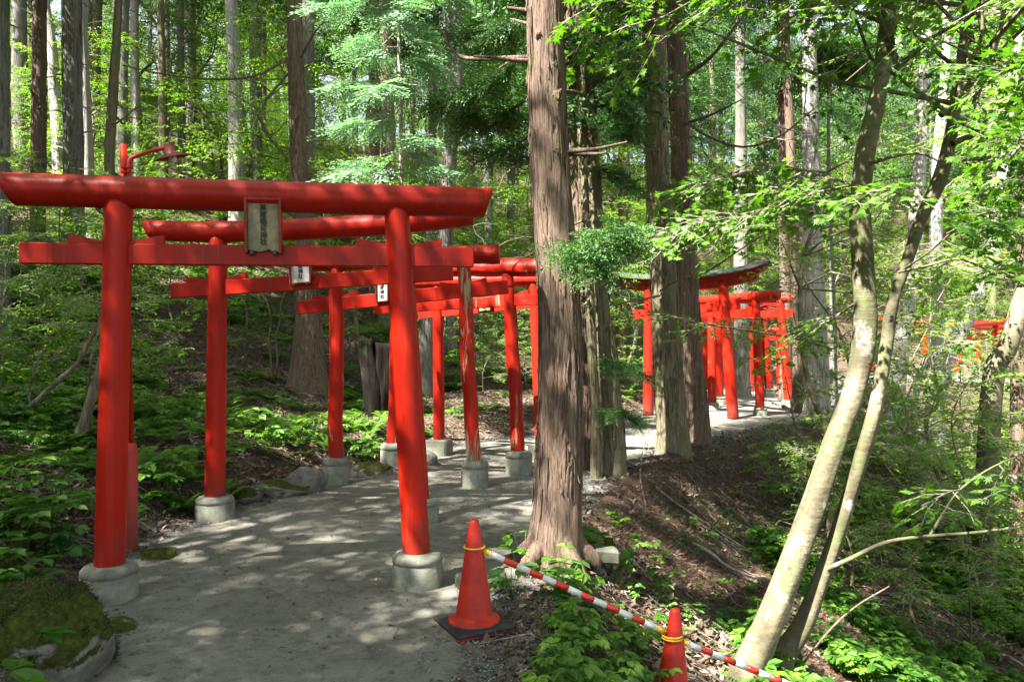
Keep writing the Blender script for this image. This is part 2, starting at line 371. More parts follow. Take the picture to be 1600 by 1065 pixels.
def soil():
    m, n, p = mat("forest_soil")
    co = n.coord('Object'); a = n.noise(co, 1.4, 6, .65); f = n.noise(co, 22, 6, .7, .5); ff = n.noise(co, 75, 3, .7)
    c = n.ramp(f, [(.36, (.022, .015, .010)), (.52, (.08, .056, .038)), (.70, (.22, .165, .115))])
    c = n.mix(n.ramp(ff, [(.52, 0.0), (.72, .5)]), c, (.30, .225, .16))
    grn = n.ramp(n.noise(co, .9, 5, .7), [(.5, 0.0), (.68, .55)]); c = n.mix(grn, c, (.045, .07, .018))
    gr = n.attr('gravel')
    gc = n.ramp(n.noise(co, 60, 5, .75), [(.3, (.075, .075, .065)), (.55, (.17, .165, .15)), (.78, (.34, .325, .30))])
    c = n.mix(n.math('ADD', n.math('MULTIPLY', gr, 1.5), n.math('SUBTRACT', n.math('MULTIPLY', f, .8), .65), True), c, gc)
    n.set(p.inputs['Base Color'], c); p.inputs['Roughness'].default_value = .95; p.inputs['Specular IOR Level'].default_value = .1
    n.set(p.inputs['Normal'], n.bump(n.math('ADD', f, n.math('MULTIPLY', ff, .5)), .9, .04)); return m
M['soil'] = soil()
def pathm():
    m, n, p = mat("packed_gravel")
    co = n.coord('Object'); a = n.noise(co, .9, 6, .6, .5); f = n.noise(co, 85, 5, .75); g = n.noise(co, 9, 6, .68)
    c = n.ramp(a, [(.36, (.135, .127, .104)), (.5, (.17, .161, .134)), (.66, (.22, .21, .178))])
    c = n.mix(n.ramp(g, [(.38, .5), (.52, 0.0)]), c, (.075, .072, .058))
    c = n.mix(n.ramp(n.noise(co, 30, 5, .7), [(.58, 0.0), (.72, .5)]), c, (.26, .25, .225))
    c = n.mix(n.ramp(f, [(.30, .75), (.46, 0.0)]), c, (.055, .055, .05)); c = n.mix(n.ramp(f, [(.62, 0.0), (.76, .6)]), c, (.42, .40, .37))
    vo = n.new("TexVoronoi"); n.set(vo.inputs['Vector'], co); vo.inputs['Scale'].default_value = 70
    n.set(p.inputs['Base Color'], c); p.inputs['Roughness'].default_value = .95; p.inputs['Specular IOR Level'].default_value = .1
    n.set(p.inputs['Normal'], n.bump(n.math('ADD', n.math('MULTIPLY', g, .5), n.math('ADD', n.math('MULTIPLY', f, .4), n.math('MULTIPLY', vo.outputs[0], .3))), .55, .015)); return m
M['path'] = pathm()
def plain(name, c, rough=.6, spec=.4, var=.0, metal=0.0, sc=20):
    m, n, p = mat(name)
    if var: n.set(p.inputs['Base Color'], n.ramp(n.noise(n.coord('Object'), sc, 5, .7), [(.32, tuple(k * (1 - var) for k in c)), (.7, tuple(min(1, k * (1 + var * .6)) for k in c))]))
    else: p.inputs['Base Color'].default_value = (*c, 1)
    p.inputs['Roughness'].default_value = rough; p.inputs['Specular IOR Level'].default_value = spec; p.inputs['Metallic'].default_value = metal; return m
M['ink'] = plain("black_ink", (.012, .012, .012), .7); M['board'] = plain("weathered_board", (.20, .19, .115), .85, .15, .4, 0, 14)
M['board_white'] = plain("pale_board", (.55, .53, .50), .85, .2, .25)
M['iron'] = plain("dark_iron", (.035, .032, .04), .5); M['cone'] = plain("cone_plastic", (.42, .018, .007), .5, .3, .4, 0, 9)
M['rubber'] = plain("black_rubber", (.03, .03, .03), .7, .3, .4); M['yellow'] = plain("yellow_plastic", (.72, .45, .02), .4)
M['bar_red'] = plain("bar_red", (.60, .03, .02), .35, .5, .2); M['bar_white'] = plain("bar_white", (.66, .68, .66), .35, .5, .15)
M['pebble'] = plain("pebble", (.2, .195, .18), .9, .2, .6, 0, 6); M['bulb'] = plain("white_bulb", (.75, .72, .65), .3)
M['copper'] = plain("green_roof_sheet", (.045, .06, .05), .55, .4, .35, 0, 5); M['wood_grey'] = plain("old_grey_wood", (.075, .075, .055), .85, .2, .5, 0, 12)
M['blue'] = plain("faded_blue_cloth", (.16, .26, .32), .7, .3, .4)
M['log'] = bark("dead_branch_bark", (.05, .038, .028), (.15, .115, .08), (.30, .25, .19), 1.2, .25)

# ------------------------------------------------------------------ ground and path
def axis(lo, d0, d1, hi, h, g=1.12):
    a = list(np.arange(d0, d1, h)); s = h; x = a[-1]
    while x < hi: s *= g; x += s; a.append(x)
    s = h; x = a[0]; pre = []
    while x > lo: s *= g; x -= s; pre.append(x)
    return np.array(pre[::-1] + a)
ax_, ay_ = axis(-110, -7, 9, 130, .11, 1.045), axis(-40, 1.5, 19, 170, .11, 1.045)
gx, gy = np.meshgrid(ax_, ay_, indexing='ij'); nx, ny = gx.shape
gz = H(gx.ravel(), gy.ravel()); dl_, dr_ = dLR(gx.ravel(), gy.ravel())
I, J = np.meshgrid(np.arange(nx - 1), np.arange(ny - 1), indexing='ij'); a = I * ny + J
g = G().add(np.stack([gx.ravel(), gy.ravel(), gz], 1), np.stack([a, a + ny, a + ny + 1, a + 1], -1).reshape(-1, 4))
me = g.mesh("ground", M['soil'], True)
gv = me.attributes.new("gravel", 'FLOAT', 'POINT'); dd = np.maximum(dl_, dr_)
gv.data.foreach_set("value", (1 - sstep(-.25, .35, dd + .12 * fbm(gx.ravel() * 2, gy.ravel() * 2, 0, 31))).astype(np.float32))
tag(link("ground", me), kind="structure")
def along(P, n, lo, hi):
    P = catmull(P, 900); s = np.concatenate([[0], np.cumsum(np.linalg.norm(np.diff(P, axis=0), axis=1))]) ; s /= s[-1]
    u = np.linspace(lo, hi, n); return np.stack([np.interp(u, s, P[:, 0]), np.interp(u, s, P[:, 1])], 1)
ns, nt = 900, 26
A_ = along(LE[1:-1], ns, 0, 1); B_ = along(RE[1:-1], ns, 0, 1)
ia = np.arange(ns); wn_ = np.linalg.norm(B_ - A_, axis=1)
oa = .22 + .10 * fbm(A_[:, 0] * 1.3, A_[:, 1] * 1.3, 0, 41, 4); ob = .34 + .16 * fbm(B_[:, 0] * 1.1, B_[:, 1] * 1.1, 0, 42, 4)
t = np.linspace(0, 1, nt)[None, :]; lo_ = (oa / wn_)[:, None]; hi_ = 1 - (ob / wn_)[:, None]; tt = lo_ + (hi_ - lo_) * t
PX = A_[:, None, 0] + (B_ - A_)[:, None, 0] * tt; PY = A_[:, None, 1] + (B_ - A_)[:, None, 1] * tt
PZ = H(PX.ravel(), PY.ravel()).reshape(PX.shape) + .014; PZ[:, 0] -= .03; PZ[:, -1] -= .03
I, J = np.meshgrid(np.arange(ns - 1), np.arange(nt - 1), indexing='ij'); a = I * nt + J
g = G().add(np.stack([PX.ravel(), PY.ravel(), PZ.ravel()], 1), np.stack([a, a + 1, a + nt + 1, a + nt], -1).reshape(-1, 4))
tag(link("path", g.mesh("path", M['path'], True)), kind="structure")

# ------------------------------------------------------------------ torii gates
def gp(px, py):   # ground point on the level path (z = 0) seen at a pixel
    s = (py - 532.5) / CH; return np.array([(px - 800) / s, F / s])
def torii(label, A, B, la, lb, zk, zn, r=.085, rk=.10, ok=(.65, .6), on=(.5, .45), hn=.13, tn=.05, sori=.0, foot=('drum', .17, .24), rough=0.0, mats=None,
          style='log', plaque=None, seed=0, wedges=True, ends=(.35, .35), group="red torii gates along the path", foot2=None, label_parts=None):
    """A, B: feet on the ground; la, lb: sideways shift of the post heads along the gate; zk, zn: beam centre heights at (A, B)"""
    m_post, m_post2, m_k, m_n = mats or (M['red'],) * 4
    A, B = np.array([*A, 0.]), np.array([*B, 0.]); mid = (A + B) / 2; mid[2] = Hs(mid[0], mid[1])
    gA, gB = Hs(A[0], A[1]), Hs(B[0], B[1])
    u = norm(B - A); v = np.array([u[1], -u[0], 0.]);  v = v if v @ (-mid) > 0 or v[1] < 0 else -v     # v faces the camera side
    t = thing("torii_gate", label, "torii gate", mid, group)
    base = mid.copy(); up = np.array([0, 0, 1.])
    tops = []
    for k, (P, sh, zkk, gz_, mp) in enumerate(((A, la, zk[0], gA, m_post), (B, lb, zk[1], gB, m_post2))):
        ft = foot2 if (k == 1 and foot2) else foot
        p0 = P + up * (gz_ - .05 + (ft[2] * .8 if ft[0] != 'none' else 0)); p1 = P + u * sh + up * (zkk)
        n = 26; C = p0 + (p1 - p0) * np.linspace(0, 1, n)[:, None]
        if rough: C[:, 0] += rough * .10 * fbm(C[:, 2] * 1.3 + seed, k * 5., 0, seed + 60 + k, 3)
        def fl(th, q, p, k=k):
            return 1 + rough * (.8 * fbm(np.cos(th) * 1.2 + 3 * k, np.sin(th) * 1.2, p[2] * 2.2, seed + k, 4) + .25 * vnoise(np.cos(th) * 5, np.sin(th) * 5, p[2] * 1.3, seed)) 
        rr = np.linspace(r * 1.05, r * .93, n)
        link("post", tube(C - base, rr, 32, True, fl if rough else None).mesh("post", mp, True), t); tops.append(p1)
        if ft[0] == 'drum':
            rd, hf = ft[1], ft[2]; sd = seed * 3 + k
            pr = [(rd * 1.0, -.14), (rd * 1.0, hf * .68), (rd * .965, hf * .70), (rd * .955, hf * .735), (rd * 1.0, hf * .755), (rd * .985, hf * .86), (rd * .88, hf * .965), (rd * .62, hf * 1.0), (r * .7, hf * 1.005)]
            link("footing", lathe(pr, 40, 0, None, P - base + up * gz_, .035, sd).mesh("footing", M['concrete'], True), t)
        elif ft[0] == 'block':
            link("footing", boxg(P - base + up * (gz_ + ft[2] / 2 - .06), u * ft[1], v * ft[1], up * (ft[2] / 2 + .06), bev=.02).mesh("footing", M['concrete']), t)
    # top beam
    Lk = np.linalg.norm(tops[1] - tops[0]); ud = norm(tops[1] - tops[0])
    E0 = tops[0] - ud * ok[0]; E1 = tops[1] + ud * ok[1]; n = 60
    q = np.linspace(0, 1, n); C = E0 + (E1 - E0) * q[:, None]; C[:, 2] += sori * np.abs(2 * q - 1) ** 2.6
    if style == 'log':
        if rough: C[:, 2] += rough * .12 * fbm(q * 5, seed, 0, seed + 7, 3)
        fl = (lambda th, q_, p: 1 + rough * (.7 * fbm(np.cos(th) * 1.2, np.sin(th) * 1.2, p[0] * 2.2 + p[1] * 2.2, seed + 9, 4))) if rough else None
        g = tube(C - base, rk, 40, True, fl); V = g.V[0]; c0 = C - base; nr = 40
        for e, sg, sh in ((0, -1, ends[0]), (n - 1, 1, ends[1])):
            # slanting cut: the upper side reaches farther out than the lower side
            for kk in range(12):
                ring = e + (kk if e == 0 else -kk); w = (1 - kk / 12.)
                idx = slice(ring * nr, (ring + 1) * nr); dz = V[idx][:, 2] - c0[ring][2]
                V[idx] += np.outer(dz * sh * sg * w, ud)
        link("top_beam", g.mesh("top_beam", m_k, False if False else True), t)
    else:
        # plank top beam with a thin curved roof sheet
        g = G(); hh, th2 = .10, .085
        def swp(half_w0, half_w1, z0, z1, ext, mm, g, tint=0):
            V = []; 
            for i in range(n):
                e = (q[i] * 2 - 1) * ext; c = C[i] - base + ud * e
                V += [c - v * half_w0 + up * z0, c + v * half_w0 + up * z0, c + v * half_w1 + up * z1, c - v * half_w1 + up * z1]
            Q = [(i * 4 + a, i * 4 + (a + 1) % 4, (i + 1) * 4 + (a + 1) % 4, (i + 1) * 4 + a) for i in range(n - 1) for a in range(4)] + [(3, 2, 1, 0), (n * 4 - 4, n * 4 - 3, n * 4 - 2, n * 4 - 1)]
            return g.add(np.array(V), Q)
        swp(.085, .085, -.17, -.02, -.12, 0, g); swp(.10, .13, -.018, .10, .0, 0, g)
        link("top_beam", g.mesh("top_beam", m_k), t)
        g2 = G(); V = []
        for i in range(n):
            c = C[i] - base + ud * (q[i] * 2 - 1) * .10
            V += [c - v * .26 + up * .105, c + up * .20, c + v * .26 + up * .105, c + v * .26 + up * .128, c + up * .228, c - v * .26 + up * .128]
        Q = [(i * 6 + a, i * 6 + (a + 1) % 6, (i + 1) * 6 + (a + 1) % 6, (i + 1) * 6 + a) for i in range(n - 1) for a in range(6)]
        g2.add(np.array(V), Q); g2.add(np.array([V[0], V[1], V[2], V[3], V[4], V[5]]), [(0, 1, 4, 5), (1, 2, 3, 4)]); g2.add(np.array(V[-6:]), [(5, 4, 1, 0), (4, 3, 2, 1)])
        link("roof_sheet", g2.mesh("roof_sheet", M['copper']), t)
    # tie beam
    def at(P, sh, zz, z1): return P + u * (sh * zz / z1) + up * zz
    n0, n1 = at(A, la, zn[0], zk[0]), at(B, lb, zn[1], zk[1]); nd = norm(n1 - n0)
    m0, m1 = n0 - nd * on[0], n1 + nd * on[1]; nv = np.cross(nd, up); nv = norm(nv); nu = np.cross(nv, nd)
    if nv @ v < 0: nv = -nv
    nu = norm(np.cross(nd, nv)); nu = nu if nu[2] > 0 else -nu
    link("tie_beam", boxg((m0 + m1) / 2 - base, (m1 - m0) / 2, nv * tn / 2, nu * hn / 2, bev=.006).mesh("tie_beam", m_n), t)
    if wedges:
        wl, wh = r * 1.9 + .04, .055
        for c, s in ((n0, -1), (n0, 1), (n1, -1), (n1, 1)):
            b = c - base + nu * (hn / 2 + .001) + nd * s * r * .85; e = nd * s; w2 = nv * tn * .42
            V = [b - w2, b + e * wl - w2, b + e * wl * 1.0 + nu * wh - w2, b + nu * wh * .25 - w2, b + w2, b + e * wl + w2, b + e * wl + nu * wh + w2, b + nu * wh * .25 + w2]
            link("wedge", G().add(np.array(V), [(0, 1, 2, 3), (7, 6, 5, 4), (0, 4, 5, 1), (1, 5, 6, 2), (2, 6, 7, 3), (3, 7, 4, 0)]).mesh("wedge", m_n), t)
    if plaque:
        f, w, hgt, txt, white = plaque[:5]; ztop = plaque[5] if len(plaque) > 5 else .30
        pc = n0 + (n1 - n0) * f; pc = pc + nv * (tn / 2 + .035) + up * ztop - base; wu = nd * w / 2; hu = norm(up - nv * -.06) * hgt / 2
        tp = bpy.data.objects.new("name_plaque", None); COL.objects.link(tp); tp.parent = t; tp.location = pc; tp.empty_display_size = .05
        O = np.zeros(3); bt = .018
        g = G()
        for s in (-1, 1): boxg(wu * s * (1 - .07), wu * .085, nv * bt * 1.6, hu * 1.03, g, bev=.003)
        boxg(hu * .97, wu * .845, nv * bt * 1.5, hu * .045, g, bev=.003)
        if not white: pass
        else: boxg(hu * -.97, wu * .845, nv * bt * 1.5, hu * .045, g, bev=.003)
        link("plaque_frame", g.mesh("plaque_frame", M['red']), tp)
        # board with a worn lower edge
        k = 22; xs = np.linspace(-.84, .84, k); rs = np.random.default_rng(seed + 5); V = []
        low = -.93 + (.0 if white else 1) * (rs.uniform(-.03, .03, k) + .03 * np.sin(xs * 5))
        for fz in (-1, 1):
            for x_, l_ in zip(xs, low): V += [wu * x_ + hu * .92 + nv * fz * bt * .45, wu * x_ + hu * l_ + nv * fz * bt * .45]
        V = np.array(V); Q = []
        for i in range(k - 1):
            a0 = 2 * i; Q += [(a0, a0 + 2, a0 + 3, a0 + 1), (a0 + 2 * k, a0 + 1 + 2 * k, a0 + 3 + 2 * k, a0 + 2 + 2 * k), (a0 + 1, a0 + 3, a0 + 3 + 2 * k, a0 + 1 + 2 * k), (a0, a0 + 2 * k, a0 + 2 + 2 * k, a0 + 2)]
        Q += [(0, 1, 2 * k + 1, 2 * k), (2 * k - 2, 4 * k - 2, 4 * k - 1, 2 * k - 1)]
        link("plaque_board", G().add(V, Q).mesh("plaque_board", M['board_white' if white else 'board']), tp)
        for s in (-1, 1): link("bracket", boxg(wu * s * .62 - hu * 1.0 + nv * .006, wu * .11, nv * .022, hu * .085, bev=.004).mesh("bracket", M['iron']), tp)
        for ci, ch in enumerate(txt):
            cu = bpy.data.curves.new("character", 'FONT'); cu.body = ch; cu.align_x = 'CENTER'; cu.align_y = 'CENTER'; cs = hgt * .76 / len(txt); cu.size = cs * 1.02; cu.extrude = .0015; cu.offset = cs * .012
            tmp = bpy.data.objects.new("character", cu); COL.objects.link(tmp); bpy.context.view_layer.update()
            mm = bpy.data.meshes.new_from_object(tmp.evaluated_get(bpy.context.evaluated_depsgraph_get())); bpy.data.objects.remove(tmp)
            mm.name = "character"; n_ = len(mm.vertices); co = np.empty(n_ * 3, np.float32); mm.vertices.foreach_get("co", co); co = co.reshape(-1, 3).astype(float)
            yc = (co[:, 1].max() + co[:, 1].min()) / 2; xc = (co[:, 0].max() + co[:, 0].min()) / 2
            yy = hgt * .76 * (.5 - (ci + .5) / len(txt)) + hgt * .02
            wun, hun = norm(wu), norm(hu)
            if np.cross(wun, hun) @ nv < 0: wun = -wun
            nco = np.outer(co[:, 0] - xc, wun) + np.outer(co[:, 1] - yc + yy, hun) + np.outer(co[:, 2], nv) + nv * (bt * .45 + .003)
            mm.vertices.foreach_set("co", nco.astype(np.float32).ravel()); mm.materials.clear(); mm.materials.append(M['ink']); mm.update()
            link("character", mm, tp)
    return t

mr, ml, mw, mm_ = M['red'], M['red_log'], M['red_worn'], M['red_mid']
TXT = "萬蔵稲荷神社"
# pixel measures of the photograph turned into feet, heads and heights
def gate(label, pa, pb, ha, hb, ka, kb, na, nb, **kw):
    """pa/pb foot pixels, ha/hb x pixel of the post heads, ka/kb y pixel of the top beam centre at the posts, na/nb y pixel of the tie beam"""
    A, B = gp(*pa), gp(*pb); u = norm(B - A)
    def zz(P, py): return CH - (py - 532.5) * P[1] / F
    zk = (zz(A, ka), zz(B, kb)); zn = (zz(A, na), zz(B, nb))
    la = ((ha - 800) / F * A[1] - A[0]) / (u[0] - (ha - 800) / F * u[1]); lb = ((hb - 800) / F * B[1] - B[0]) / (u[0] - (hb - 800) / F * u[1])
    return torii(label, A, B, la, lb, zk, zn, **kw)
gate("large smooth red torii gate nearest on the path, with a long weathered name board", (171, 938), (652, 916), 186, 619, 300, 314, 397, 402,
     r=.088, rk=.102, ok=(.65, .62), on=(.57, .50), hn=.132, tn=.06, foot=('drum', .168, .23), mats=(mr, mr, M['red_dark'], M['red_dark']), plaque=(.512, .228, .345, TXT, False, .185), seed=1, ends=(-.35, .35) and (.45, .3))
gate("second red torii gate with upturned top beam ends and a half hidden pale plaque", (336, 811), (656, 816), 341, 628, 364, 350, 450, 431,
     r=.088, rk=.098, ok=(.66, .66), on=(.44, .44), hn=.135, tn=.06, sori=.055, foot=('drum', .17, .22), mats=(mr, mr, mm_, mr), plaque=(.46, .2, .34, TXT, True, .155), seed=2, rough=.02, ends=(.5, .2))
gate("third torii gate, its log post by the gravel verge peeling to bare wood", (525, 757), (742, 763), 525, 722, 410, 399, 475, 455,
     r=.082, rk=.105, ok=(.3, .42), on=(.46, .5), hn=.15, tn=.06, foot=('drum', .152, .31), rough=.10, mats=(ml, mw, ml, mr), plaque=(.38, .15, .26, "稲荷神社", True, .1), seed=3, ends=(.0, .0))
gate("fourth red log torii gate with knobbly posts beside the thick cedar", (614, 728), (811, 743), 622, 793, 423, 418, 481, 470,
     r=.082, rk=.11, ok=(.4, .5), on=(.35, .5), hn=.13, tn=.06, foot=('drum', .165, .31), rough=.12, mats=(ml, ml, ml, ml), seed=4, ends=(.0, .0))
gate("fifth red torii gate on square concrete footings, half behind the thick cedar", (686, 711), (846, 718), 684, 834, 440, 436, 489, 474,
     r=.08, rk=.10, ok=(.5, .5), on=(.3, .4), hn=.12, tn=.06, foot=('block', .16, .24), mats=(mm_, mm_, ml, ml), plaque=(.5, .2, .24, "稲荷神社", False, .08), seed=5, rough=.03)
gate("red torii gate with a curved green sheet roof beyond the cedar pair", (1013, 648), (1146, 655), 1014, 1129, 446, 438, 491, 478,
     r=.115, rk=.1, ok=(.80, .86), on=(.36, .32), hn=.19, tn=.07, sori=.16, foot=('none', .1, .1), mats=(mm_, mm_, M['red_dark'], mr), style='roof', seed=6)
FG = "far red torii gates along the bend"
gate("red log torii gate just past the roofed gate, its beam end over the verge", (1113, 641), (1188, 650), 1111, 1181, 469, 463, 491, 488,
     r=.095, rk=.115, ok=(.5, .62), on=(.35, .05), hn=.2, tn=.07, foot=('drum', .15, .2), mats=(ml, mr, ml, mr), seed=7, rough=.04, ends=(0, 0))
gate("tall red torii gate on a grey footing, rightmost of the bend gates", (1124, 632), (1233, 638), 1122, 1219, 468, 466, 493, 490,
     r=.105, rk=.11, ok=(.5, .62), on=(.3, .5), hn=.17, tn=.07, foot=('drum', .18, .22), mats=(mr, mr, ml, mr), seed=8, ends=(0, 0))
gate("red torii gate behind the bend gates with a pale drum footing", (1102, 622), (1202, 620), 1101, 1192, 480, 478, 500, 499,
     r=.12, rk=.12, ok=(.4, .4), on=(.3, .3), hn=.16, tn=.07, foot=('drum', .2, .26), mats=(mr, mr, mr, mr), seed=9)
gate("small distant red torii gate glimpsed between the bend gates", (1174, 612), (1219, 614), 1172, 1217, 515, 516, 528, 528,
     r=.1, rk=.1, ok=(.3, .3), on=(.3, .3), hn=.12, tn=.07, foot=('none', .2, .3), mats=(mr, mr, mr, mr), seed=10)
gate("red torii gate across the gully, seen between the twin maple stems", (1362, 594), (1447, 592), 1364, 1444, 500, 503, 513, 514,
     r=.1, rk=.12, ok=(.7, .6), on=(.5, .4), hn=.16, tn=.07, foot=('drum', .2, .3), seed=11)
gate("red torii gate across the gully behind leafy maple boughs", (1497, 592), (1558, 588), 1498, 1556, 509, 504, 528, 525,
     r=.15, rk=.14, ok=(.6, .9), on=(.3, .6), hn=.3, tn=.07, foot=('drum', .22, .3), mats=(M['red_dark'], mr, mr, mr), seed=12)
gate("farthest red torii gate at the edge of the gully wood", (1528, 586), (1588, 583), 1528, 1587, 512, 511, 527, 527,
     r=.12, rk=.12, ok=(.5, .5), on=(.4, .4), hn=.16, tn=.07, foot=('drum', .2, .3), seed=13)

# ------------------------------------------------------------------ lamp post
lp = np.array([*gp(203, 860), 0]); lp[2] = Hs(lp[0], lp[1]) - .03
t = thing("lamp_post", "thin red pipe lamp post with a rusty shade lamp behind the nearest torii post", "lamp post", lp)
def L(px, py, dy=0): return wp(px, py, lp[1] + dy) - lp
link("sleeve", lathe([(.058, -.05), (.058, .80), (.052, .85), (.038, .875), (.0, .885)], 28).mesh("sleeve", M['red_faded'], True), t)
link("pole", tube([L(204, 700), L(192.5, 226)], .026, 16).mesh("pole", M['red'], True), t)
P = catmull([L(205, 420), L(202.5, 300), L(201.5, 262), L(204, 249), L(214, 243.5), L(236, 236), L(258, 231)], 40)
link("lamp_arm", tube(P, .0165, 12).mesh("lamp_arm", M['red_faded'], True), t)
g = G()
for py in (262, 269): c = L(198, py); boxg(c, np.array([.036, 0, 0]), np.array([0, .029, 0]), np.array([0, 0, .006]), g)
link("clamp", g.mesh("clamp", M['red']), t)
hd = bpy.data.objects.new("lamp_head", None); COL.objects.link(hd); hd.parent = t; hd.location = L(266, 234); hd.rotation_euler = (R_(12), R_(-12), 0)
prof = [(.0, .055), (.034, .055), (.037, .045), (.040, -.02), (.055, -.03), (.09, -.04), (.122, -.058), (.124, -.064), (.088, -.048), (.05, -.036), (.03, -.03), (.0, -.03)]
link("lamp_shade", lathe(prof, 40).mesh("lamp_shade", plain("rusty_red_enamel", (.20, .035, .02), .5, .4, .5, 0, 18), True), hd)
link("bulb", lathe([(.0, -.105), (.016, -.10), (.028, -.082), (.03, -.066), (.022, -.045), (.016, -.03)], 20).mesh("bulb", M['bulb'], True), hd)

# ------------------------------------------------------------------ cones and striped bars
def cone(label, loc, rz, tilt=(0, 0)):
    t = thing("traffic_cone", label, "traffic cone", loc, "red traffic cones closing the verge"); t.rotation_euler = (tilt[0], tilt[1], rz)
    h = .61
    link("cone_body", lathe([(.150, .030), (.150, .042), (.128, .052), (.112, .058), (.105, .075), (.030, h - .018), (.024, h - .005), (.014, h), (0, h)], 48).mesh("cone_body", M['cone'], True), t)
    g = boxg((0, 0, .014), (.182, 0, 0), (0, .182, 0), (0, 0, .014), bev=.008)
    link("weight_base", g.mesh("weight_base", M['rubber']), t)
    g = boxg((-.004, -.006, .003), (.178, 0, 0), (0, .178, 0), (0, 0, .0035), bev=0)
    link("base_flange", g.mesh("base_flange", M['cone']), t)
    link("rim_ring", lathe([(.155, .024), (.158, .031), (.152, .036)], 40).mesh("rim_ring", M['rubber'], True), t)
    return t
c1 = np.array([*gp(741, 978), 0.]); c1 = np.array([c1[0], 4.32, 0]); c1[0] = (741 - 800) / F * 4.32; c1[2] = Hs(c1[0], c1[1]) + .012
cone("red traffic cone standing on the path's gravel edge, whole base in view", c1, R_(28))
top2 = wp(1050, 950, 4.42); c2 = top2 - np.array([0, 0, .61])
cone("red traffic cone lower on the bank, base cut by the frame", c2, R_(10), (0, R_(2)))
g_ = G(); link_st = icorock(77, 2, .12, (.3, .28, .14)); st = link("bank_stone", link_st.mesh("bank_stone", M['rock'], True), None, tuple(c2 - np.array([0, 0, .12]))); tag(st, "flat stone under the lower traffic cone on the bank", "stone")
c3 = np.array([2.03, 4.42, Hs(2.03, 4.42)])
cone("red traffic cone farthest down the bank, out past the striped bars", c3, R_(40))
r1 = c1 + np.array([0, 0, .452]); r2 = top2 - np.array([0, 0, .155]); r3 = c3 + np.array([0, 0, .45])
def barr(label, a, b):
    a, b = np.array(a), np.array(b); d = norm(b - a); Ln = np.linalg.norm(b - a)
    t = thing("striped_bar", label, "barrier bar", a, "red and white bars between the cones")
    ca = np.zeros(3) + d * .06; cb = (b - a) - d * .06; n = 15
    for nm, c, s in (("loop_ring", np.zeros(3), 1), ("loop_ring", b - a, -1)):
        th = np.linspace(0, 2 * pi, 33); sd_ = norm(np.cross(d, [0, 0, 1])); up = np.array([0, 0, 1.])
        R = np.stack([c + (np.cos(q) * np.array([1, 0, 0]) + np.sin(q) * np.array([0, 1, 0])) * .058 for q in th])
        g = tube(R, .0055, 10, False); tube([c + d * s * .05, c + d * s * .115], [.0135, .019], 14, True, g=g)
        link(nm, g.mesh("loop_ring", M['yellow'], True), t)
    g = tube([ca + d * .035, cb - d * .035], .0175, 20)
    link("tube_core", g.mesh("tube_core", M['bar_white'], True), t)
    q0, q1 = ca + d * .045, cb - d * .045; k = 13; st = (q1 - q0) / k
    for i in range(k):
        nm = "white_stripe" if i % 2 == 0 else "red_stripe"
        link(nm, tube([q0 + st * i + d * .0004, q0 + st * (i + 1) - d * .0004], .0185, 20).mesh(nm, M['bar_white' if i % 2 == 0 else 'bar_red'], True), t)
barr("red and white striped bar hooked between the upper and lower traffic cones", r1, r2)
barr("red and white striped bar running down from the lower cone out of view", r2 + np.array([0, 0, -.015]), r3)

# ------------------------------------------------------------------ stones, stump, slab
def rock(name, label, px, py, r, sq, seed, m, cat="rock", sub=4, rough=.28, facet=.8, rz=0, sink=.25, group=None, Y=None):
    c = hit(px, py) if Y is None else np.array([(px - 800) / F * Y, Y, Hs((px - 800) / F * Y, Y)])
    o = link(name, icorock(seed, sub, rough, tuple(r * s for s in sq), 1.3, facet).mesh(name, m, True), None, (c[0], c[1], c[2] + r * sq[2] * (1 - sink) - r * sq[2] * .35)); o.rotation_euler = (0, 0, rz)
    return tag(o, label, cat, group)
o = rock("mossy_boulder", "big boulder thick with green moss at the near corner of the path", 60, 1060, .44, (.98, .9, .78), 5, M['rock_moss'], "boulder", 5, .22, .75, R_(-20), .42, None, 3.75)
bo = next(x for x in bpy.data.objects if x.name == "mossy_boulder"); bm_ = bo.data; nv_ = len(bm_.vertices); co = np.empty(nv_ * 3, np.float32); no = np.empty(nv_ * 3, np.float32)
bm_.vertices.foreach_get("co", co); bm_.vertices.foreach_get("normal", no); co = co.reshape(-1, 3).astype(float); no = no.reshape(-1, 3).astype(float)
rsm = np.random.default_rng(4); kk_ = rsm.integers(0, nv_, 26000); pp_ = co[kk_] + rsm.normal(size=(26000, 3)) * .012; keep = (no[kk_][:, 2] * .5 + .8 * fbm(pp_[:, 0] * 4, pp_[:, 1] * 4, pp_[:, 2] * 4, 5, 4) > .12); pp_ = pp_[keep]; nn_ = no[kk_][keep]
dd_ = nn_ + rsm.normal(size=nn_.shape) * .5; dd_ /= np.linalg.norm(dd_, axis=1)[:, None]; sd2 = np.cross(dd_, rsm.normal(size=nn_.shape)); sd2 /= np.linalg.norm(sd2, axis=1)[:, None]
link("moss", quadsoup(pp_ - nn_ * .006, dd_, sd2, .020, .006, None, np.clip(.4 + .5 * fbm(pp_[:, 0] * 5, pp_[:, 1] * 5, 0, 6, 3), 0, 1)).mesh("moss", leafmat("moss_tufts", (.018, .026, .004), (.085, .085, .014), .2)), bo)
rock("rock", "pale angular rock leaning on the third gate's left footing", 478, 768, .21, (1.1, .8, .85), 12, M['rock_pale'], facet=.9)
rock("rock", "low dark flat rock in front of the pale angular rock", 446, 771, .27, (1.25, .7, .42), 14, M['rock'], facet=.9)
rock("rock", "small brown mossy rock beside the second gate's left footing", 382, 780, .17, (1.2, .8, .55), 15, M['rock_moss'])
rock("rock", "small mossy rock by the foot of the lamp post", 246, 872, .13, (1.2, .8, .45), 16, M['rock_moss'])
